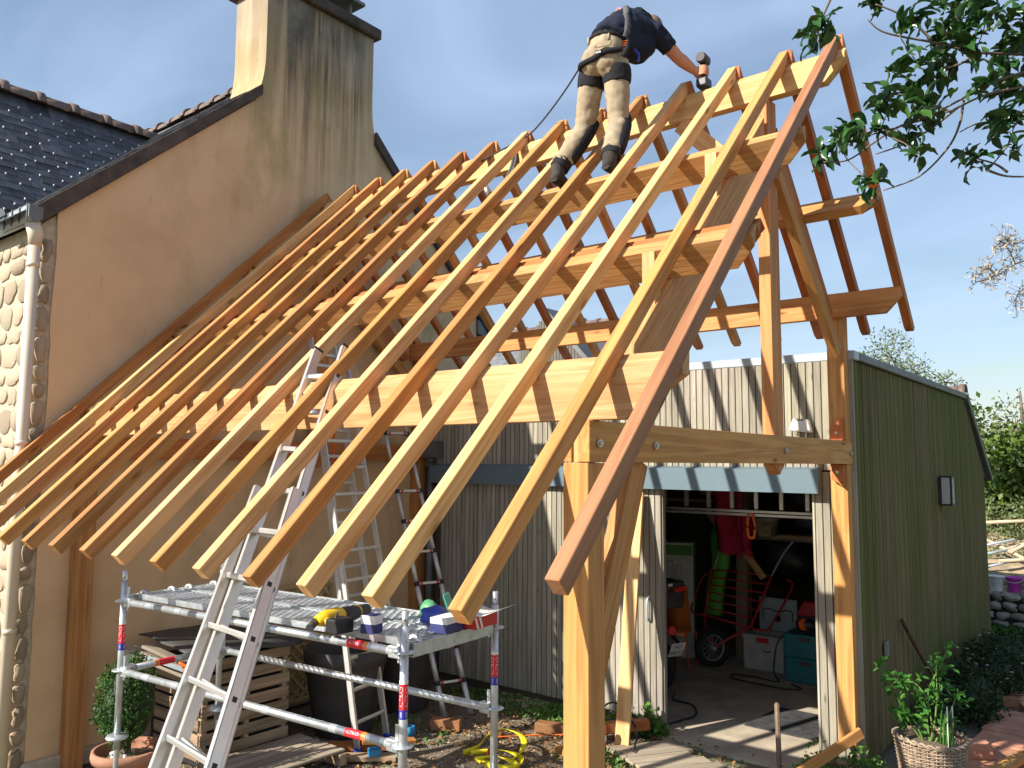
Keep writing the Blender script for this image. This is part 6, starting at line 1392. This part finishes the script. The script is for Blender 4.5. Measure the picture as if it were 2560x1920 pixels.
for x, mt, lab in ((5.22, 'white', 'white plastic bucket standing on the stone wall beside the garage'), (5.47, 'magenta', 'magenta plastic bucket standing on the stone wall'), (5.75, 'lime', 'lime green plastic bucket standing on the stone wall'), (6.02, 'yellow', 'yellow plastic bucket at the picture edge on the stone wall')):
    if mt == 'magenta': M['magenta'] = plain('magenta_plastic', (.62, .06, .50), .4)
    if mt == 'lime': M['lime'] = plain('lime_plastic', (.50, .68, .02), .4)
    b_ = thing('bucket', (x, 12.40, .56), lab, 'bucket', 'coloured buckets on the stone wall')
    MB().lathe([(.085, 0), (.12, .22), (.13, .225), (.13, .24), (.115, .24), (.08, .02), (0, .02)], (x, 12.40, .56), 20, caps=False).build('body', mt, b_)
    MB().tube(bez([(x-.125, 12.40, .79), (x-.10, 12.30, .74), (x, 12.26, .72), (x+.10, 12.30, .74), (x+.125, 12.40, .79)], 4), .004, 6).build('handle', 'white', b_)
# earth bank with cut poles
t = MB(); n1, n2 = 40, 24; vs = []
for j in range(n2+1):
    for i in range(n1+1):
        x = 2.6+7*i/n1; y = 12.6+5*j/n2; z = .50+.28*(y-12.6)*(1.0 if y < 15 else .8)+.10*mnoise.noise(Vector((x*1.5, y*1.5, 2)))+.04*mnoise.noise(Vector((x*6, y*6, 2))); vs.append((x, y, z))
t.add(vs, [(j*(n1+1)+i, j*(n1+1)+i+1, (j+1)*(n1+1)+i+1, (j+1)*(n1+1)+i) for j in range(n2) for i in range(n1)], True)
M['bank'] = plain('dry_earth', (.34, .26, .16), .95, 0, .3, 5, .5, 0); tag(t.build('bank', 'bank'), kind='structure')
t = MB()
for _ in range(5000):
    x, y = rg_.uniform(3.5, 8.5), rg_.uniform(12.6, 15.5); z = .50+.28*(y-12.6)+.10*mnoise.noise(Vector((x*1.5, y*1.5, 2)))
    if mnoise.noise(Vector((x, y, 7))) < -.05 and y < 14.2: continue
    leaf_quad(t, Vector((x, y, z)), rdir(rg_)+Vector((0, 0, 1)), rdir(rg_), rg_.uniform(.04, .12), rg_.uniform(.015, .04))
tag(t.build('bank_plants', 'hedge2'), 'sparse plants growing on the earth bank', 'plants', kind='stuff')
M['pole'] = plain('peeled_pole', (.55, .44, .30), .8)
for k, (a, b, mt) in enumerate((((4.55, 13.6, 1.08), (5.35, 13.75, 1.30), 'zinc'), ((4.6, 13.4, .95), (5.25, 13.7, 1.12), 'zinc'), ((4.7, 13.2, .75), (5.5, 13.6, 1.0), 'zinc'), ((4.9, 13.9, 1.25), (5.6, 13.5, .95), 'pole'), ((5.2, 14.0, 1.1), (5.9, 13.7, 1.4), 'pole'), ((5.3, 13.6, 1.1), (5.75, 14.4, 1.35), 'pole'), ((5.15, 13.3, .95), (5.9, 13.9, 1.0), 'pole'), ((4.85, 14.2, 1.55), (5.75, 14.5, 1.62), 'pole'))):
    tag(MB().tube([a, b], .022 if mt == 'zinc' else .032, 9).build('pole', mt), ('metal tube' if mt == 'zinc' else 'peeled wooden pole')+(' ', ' ')[0]+('lying high on the earth bank behind the garage', 'second in the heap on the earth bank', 'lowest on the earth bank above the white bucket', 'slanting down across the heap on the bank', 'rising to the right in the heap on the bank', 'pointing away in the heap on the bank', 'lying flat at the front of the heap on the bank', 'resting level above the heap on the bank')[k], 'pole', 'poles heaped on the earth bank')
# ---------------------------------------------------------------- trees behind the garage
def tree(name, base, h, crowns, mat, lab, leafL, leafW, n, seed, cat='tree', group=None, shell=.4):
    o = thing(name, base, lab, cat, group); r = random.Random(seed); b = Vector(base); t = MB()
    t.tube([b, b+Vector((.05, 0, h*.3)), b+Vector((-.04, .05, h*.65))], [.02*h, .015*h, .006*h], 8)
    for c, rr in crowns:
        c = Vector(c); p0 = b+Vector((0, 0, h*.25)); t.tube(bez([p0, p0.lerp(c, .5)+rdir(r)*.15, c], 4), [.008*h]*4+[.005*h]*4+[.002*h], 6)
        for k in range(8):
            d = rdir(r); e = c+Vector((d.x*rr[0], d.y*rr[1], d.z*rr[2]))*.85; t.tube([c, c.lerp(e, .5)+rdir(r)*.05, e], [.003*h, .002*h, .0008*h], 5)
    t.build('trunk', 'twig', o)
    tot = sum(rr[0]*rr[1]*rr[2] for _, rr in crowns)**1
    m_b = MB()
    for c, rr in crowns:
        k = crown(c, rr, int(n*(rr[0]*rr[1]*rr[2])**.67/sum((q[0]*q[1]*q[2])**.67 for _, q in crowns)), leafL, leafW, r, shell, .45, seed+len(m_b.v) % 5); m_b.add(k.v, k.f, True)
    m_b.build('crown', mat, o); return o
gr_ = 'trees beyond the garage'
tree('leafy_tree', (5.0, 18.0, 1.5), 3.2, [((4.95, 17.6, 2.4), (.75, .8, 1.0)), ((5.7, 17.6, 2.6), (.8, .8, 1.1)), ((4.6, 17.8, 1.8), (.6, .6, .7)), ((6.4, 18, 2.2), (.9, .9, 1.2))], 'hedge', 'bright green ivy covered tree right behind the garage end', .15, .12, 9000, 41, group=gr_)
tree('loose_tree', (4.9, 20, 1.5), 4.5, [((4.75, 19.6, 3.6), (.7, .7, .75)), ((5.5, 19.4, 3.7), (.7, .7, .6)), ((6.2, 20, 3.6), (.8, .8, .7))], 'hedge2', 'pale airy tree rising over the ivy covered tree', .13, .05, 1500, 43, group=gr_, shell=.2)
tree('roof_tree', (3.0, 14.4, 1.0), 4.3, [((3.35, 14.0, 4.75), (.5, .5, .62)), ((2.85, 13.9, 4.6), (.42, .4, .30)), ((3.75, 14.0, 4.35), (.45, .4, .32)), ((4.35, 13.8, 4.15), (.35, .3, .22))], 'hedge2', 'light loose tree showing above the garage roof edge', .085, .032, 2200, 47, group=gr_, shell=.15)
for k, (x, y, s, lb_) in enumerate(((8.2, 22, 1.3, 'large dark tree far right behind the bank'), (11, 24, 1.6, 'dark tree beyond the right picture edge'), (2.5, 24, 1.0, 'tree hidden behind the garage'))):
    tree('far_tree', (x, y, 1.5), 4*s, [((x, y, 3.2*s), (1.5*s, 1.5*s, 1.6*s)), ((x+1.2*s, y, 2.6*s), (1.2*s, 1.2*s, 1.3*s)), ((x-1.1*s, y, 2.5*s), (1.1*s, 1.1*s, 1.2*s))], 'hedge', lb_, .2, .15, 3500, 50+k, group=gr_)
# bramble hedge under the trees
t = MB(); rh = random.Random(61)
hd = thing('bramble_hedge', (6, 16.2, 1.4), 'yellow green bramble thicket below the trees on the bank', 'hedge')
for c, r3, n in (((4.75, 15.9, 1.35), (.5, .5, .55), 1600), ((5.6, 15.7, 1.55), (.6, .5, .55), 2000), ((6.6, 15.6, 1.7), (.7, .6, .7), 2000), ((7.8, 15.6, 1.8), (.8, .7, .9), 2000)):
    k = crown(c, r3, n, .10, .06, rh, .35, .4, n % 5); k.build('foliage', 'hedge2', hd)
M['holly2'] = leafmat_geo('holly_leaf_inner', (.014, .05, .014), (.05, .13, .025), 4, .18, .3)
# ---------------------------------------------------------------- overhanging evergreen branch
TW = [[(7.113, 0.277, 4.076), (6.971, 0.171, 4.023), (6.874, 0.103, 3.956), (6.754, 0.016, 3.881), (6.635, -0.072, 3.836), (6.575, -0.116, 3.813)], [(7.106, 0.328, 4.036), (6.951, 0.21, 3.997), (6.842, 0.131, 3.936), (6.745, 0.059, 3.898)], [(6.737, 0.102, 3.915), (6.664, 0.047, 3.884), (6.589, -0.004, 3.823), (6.514, -0.056, 3.762), (6.442, -0.113, 3.754)], [(6.866, 0.244, 4.01), (6.849, 0.242, 3.918), (6.808, 0.22, 3.825), (6.717, 0.162, 3.717), (6.605, 0.08, 3.662)], [(6.846, 0.28, 4.005), (6.756, 0.219, 3.918), (6.667, 0.156, 3.855), (6.579, 0.091, 3.816)], [(7.069, 0.237, 4.127), (6.93, 0.125, 4.134), (6.804, 0.021, 4.17), (6.712, -0.054, 4.191), (6.655, -0.102, 4.213), (6.623, -0.133, 4.252)], [(7.075, 0.268, 4.32), (7.001, 0.217, 4.259), (6.916, 0.155, 4.214), (6.855, 0.111, 4.183), (6.818, 0.086, 4.153)], [(7.093, 0.389, 3.873), (7.021, 0.332, 3.872), (6.994, 0.318, 3.819), (6.93, 0.278, 3.727)], [(6.924, 0.323, 3.742), (6.983, 0.372, 3.719), (7.08, 0.449, 3.72)], [(6.979, 0.417, 3.749), (6.944, 0.385, 3.78), (6.884, 0.335, 3.803)], [(6.523, -0.223, 4.337), (6.496, -0.236, 4.27), (6.476, -0.247, 4.233)], [(6.797, 0.063, 4.198), (6.753, 0.021, 4.257), (6.697, -0.029, 4.302), (6.639, -0.078, 4.331)], [(6.918, 0.214, 4.174), (6.868, 0.179, 4.128), (6.783, 0.115, 4.105), (6.736, 0.076, 4.12)], [(6.827, 0.219, 3.964), (6.769, 0.168, 3.994), (6.698, 0.108, 4.024), (6.65, 0.069, 4.031)], [(7.041, 0.437, 3.983), (6.966, 0.381, 3.951), (6.891, 0.324, 3.935), (6.841, 0.288, 3.903)]]
CLU = [((6.517, -0.359, 4.154), 14, 0.067), ((6.444, -0.266, 4.181), 6, 0.045), ((6.626, 0.009, 4.369), 10, 0.059), ((6.775, -0.087, 4.232), 14, 0.082), ((6.86, 0.121, 4.337), 16, 0.089), ((6.989, 0.008, 4.215), 18, 0.104), ((7.052, 0.209, 4.238), 16, 0.089), ((6.805, 0.169, 4.225), 14, 0.074), ((6.929, 0.048, 4.132), 18, 0.089), ((7.015, 0.269, 4.135), 16, 0.089), ((6.779, -0.137, 4.043), 14, 0.067), ((6.81, 0.039, 4.066), 14, 0.067), ((6.849, 0.215, 4.133), 8, 0.059), ((6.691, -0.118, 3.949), 14, 0.062), ((6.721, 0.056, 3.974), 14, 0.067), ((6.814, -0.089, 3.873), 12, 0.067), ((6.754, 0.016, 3.881), 10, 0.059), ((6.624, 0.052, 4.008), 8, 0.052), ((6.558, -0.206, 3.803), 14, 0.059), ((6.499, -0.1, 3.814), 10, 0.052), ((6.608, -0.241, 3.786), 10, 0.052), ((6.617, -0.086, 3.836), 8, 0.045), ((6.431, -0.075, 3.799), 9, 0.045), ((6.617, -0.138, 3.63), 12, 0.052), ((6.701, 0.059, 3.816), 8, 0.045), ((6.772, -0.102, 3.71), 6, 0.042), ((6.908, 0.157, 3.735), 12, 0.056), ((6.957, 0.329, 3.903), 14, 0.067), ((7.045, 0.174, 3.858), 12, 0.059), ((7.038, 0.301, 4.03), 14, 0.067), ((6.987, 0.036, 3.974), 10, 0.059), ((7.026, 0.247, 3.765), 6, 0.045), ((6.87, 0.211, 4.302), 12, 0.074), ((7.077, 0.165, 4.133), 10, 0.074)]
hl = thing('overhanging_branch', (9.6, 1.6, 0), 'overhanging branch with glossy dark evergreen leaves at the upper right', 'tree')
MB().tube(bez([(9.6, 1.6, 0), (9.5, 1.55, 1.8), (9.2, 1.4, 3.4), (8.6, 1.0, 4.6)], 5), [.14]*5+[.11]*5+[.07]*5+[.04], 12).build('trunk', 'twig', hl)
lim = MB(); hubs = [Vector(t_[0]) for t_ in TW]
for h_ in ((7.25, .42, 4.15), (7.2, .4, 3.85), (7.2, .35, 4.4)): lim.tube(bez([(9.2, 1.4, 3.4), (8.5, 1.05, 4.0), (7.8, .75, (h_[2]+4)/2), h_], 5), [.045]*5+[.03]*5+[.018]*5+[.01], 8)
for k, t_ in enumerate(TW):
    p0 = Vector(t_[0])
    if p0.x > 7.0: lim.tube([Vector((7.25, .42, 4.15 if p0.z > 3.95 else 3.85)), p0], .008, 6)
lim.build('limb', 'twig', hl)
for t_ in TW:
    q = bez([Vector(v) for v in t_], 5); n = len(q); MB().tube(q, [.0055*(1-.6*i/n) for i in range(n)], 6).build('twig', 'twig', hl)
lf = MB(); prof = [(0, .002), (.12, .007), (.3, .014), (.5, .0175), (.7, .0145), (.88, .007), (1, .0005)]; vs = []
LL = .075
for i, (f, w) in enumerate(prof):
    z = .012*math.sin(f*3.1)-.006*f*f*2; cx = f*LL; wv = .004*math.sin(f*12)
    vs += [(cx, -w, z+.007+wv), (cx, 0, z), (cx, w, z+.007-wv)]
lf.add(vs, [(i*3+k, i*3+k+1, (i+1)*3+k+1, (i+1)*3+k) for i in range(len(prof)-1) for k in range(2)], True); holly_me = mesh_of(lf, 'leaf', 'holly')
rl_ = random.Random(71); cnt = 0
for (c, n, rr) in CLU:
    c = Vector(c); n = max(4, int(n*.78)); ax_ = (rdir(rl_)+Vector((-.6, -.2, .3))).normalized()
    for k in range(n):
        d = (rdir(rl_)*1.0+ax_*.55).normalized(); p_ = c+rdir(rl_)*rr*rl_.uniform(.1, .75)
        up = (Vector((0, -.2, 1))+rdir(rl_)*.7).normalized(); s__ = d.cross(up); s__ = s__.normalized() if s__.length > .05 else d.orthogonal().normalized(); n3 = s__.cross(d)
        inst(holly_me, 'leaf', hl, p_, Matrix(((d.x, s__.x, n3.x), (d.y, s__.y, n3.y), (d.z, s__.z, n3.z))), (rl_.uniform(.75, 1.15),)*3); cnt += 1
    near_ = min((Vector(v) for t_ in TW for v in t_), key=lambda v: (v-c).length); MB().tube([near_, near_.lerp(c, .6)+rdir(rl_)*.01, c], .0022, 5).build('twig', 'twig', hl)
# inner leaves too many to part one by one
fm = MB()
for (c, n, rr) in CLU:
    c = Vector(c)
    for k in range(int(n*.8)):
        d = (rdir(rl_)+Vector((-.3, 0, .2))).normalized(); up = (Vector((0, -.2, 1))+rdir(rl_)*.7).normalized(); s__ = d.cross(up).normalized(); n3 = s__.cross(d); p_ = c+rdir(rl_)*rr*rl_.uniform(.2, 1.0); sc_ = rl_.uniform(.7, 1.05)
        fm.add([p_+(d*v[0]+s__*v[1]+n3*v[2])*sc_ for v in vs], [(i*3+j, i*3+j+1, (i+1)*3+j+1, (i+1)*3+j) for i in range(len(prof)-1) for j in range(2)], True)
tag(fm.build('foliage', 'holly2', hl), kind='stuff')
# dry bare twigs of a second tree at the right edge
dt = thing('dry_twigs', (8.2, 8.4, 0), 'bare dry twigs with shrivelled leaves at the right edge of the sky', 'tree')
MB().tube(bez([(8.2, 8.4, 0), (8.1, 8.3, 2.4), (7.5, 7.9, 4.2), (6.9, 7.6, 4.8)], 5), [.10]*5+[.07]*5+[.035]*5+[.012], 8).build('trunk', 'twig', dt)
t = MB(); l2 = MB(); rq = random.Random(81)
DRY = [[(6.486, 7.369, 4.929), (6.272, 7.21, 4.838), (6.09, 7.083, 4.704), (5.912, 6.95, 4.636)], [(6.272, 7.21, 4.838), (6.212, 7.141, 5.015), (6.147, 7.078, 5.103)], [(6.09, 7.083, 4.704), (6.026, 7.02, 4.792), (5.951, 6.972, 4.703)], [(6.357, 7.244, 5.105), (6.249, 7.165, 5.06), (6.185, 7.103, 5.148)], [(6.472, 7.39, 4.663), (6.29, 7.262, 4.529), (6.248, 7.245, 4.395)]]
for br__ in DRY:
    pts = [Vector((6.9, 7.6, 4.8))]*0+[Vector(v) for v in br__]; q = bez(pts, 5); t.tube(q, .007, 5)
    for c in q[2:]:
        for k in range(4):
            d = rdir(rq); e = c+d*rq.uniform(.06, .2); t.tube([c, e], .0025, 4)
            for j in range(2): leaf_quad(l2, e, rdir(rq), rdir(rq), rq.uniform(.04, .08), .018)
for br__ in DRY[:1]+DRY[3:]: t.tube([Vector((6.9, 7.6, 4.8)), Vector(br__[0])], .010, 6)
t.build('twig', 'twig', dt); l2.build('dead_leaves', plain('dead_leaf', (.42, .36, .28), .8), dt)
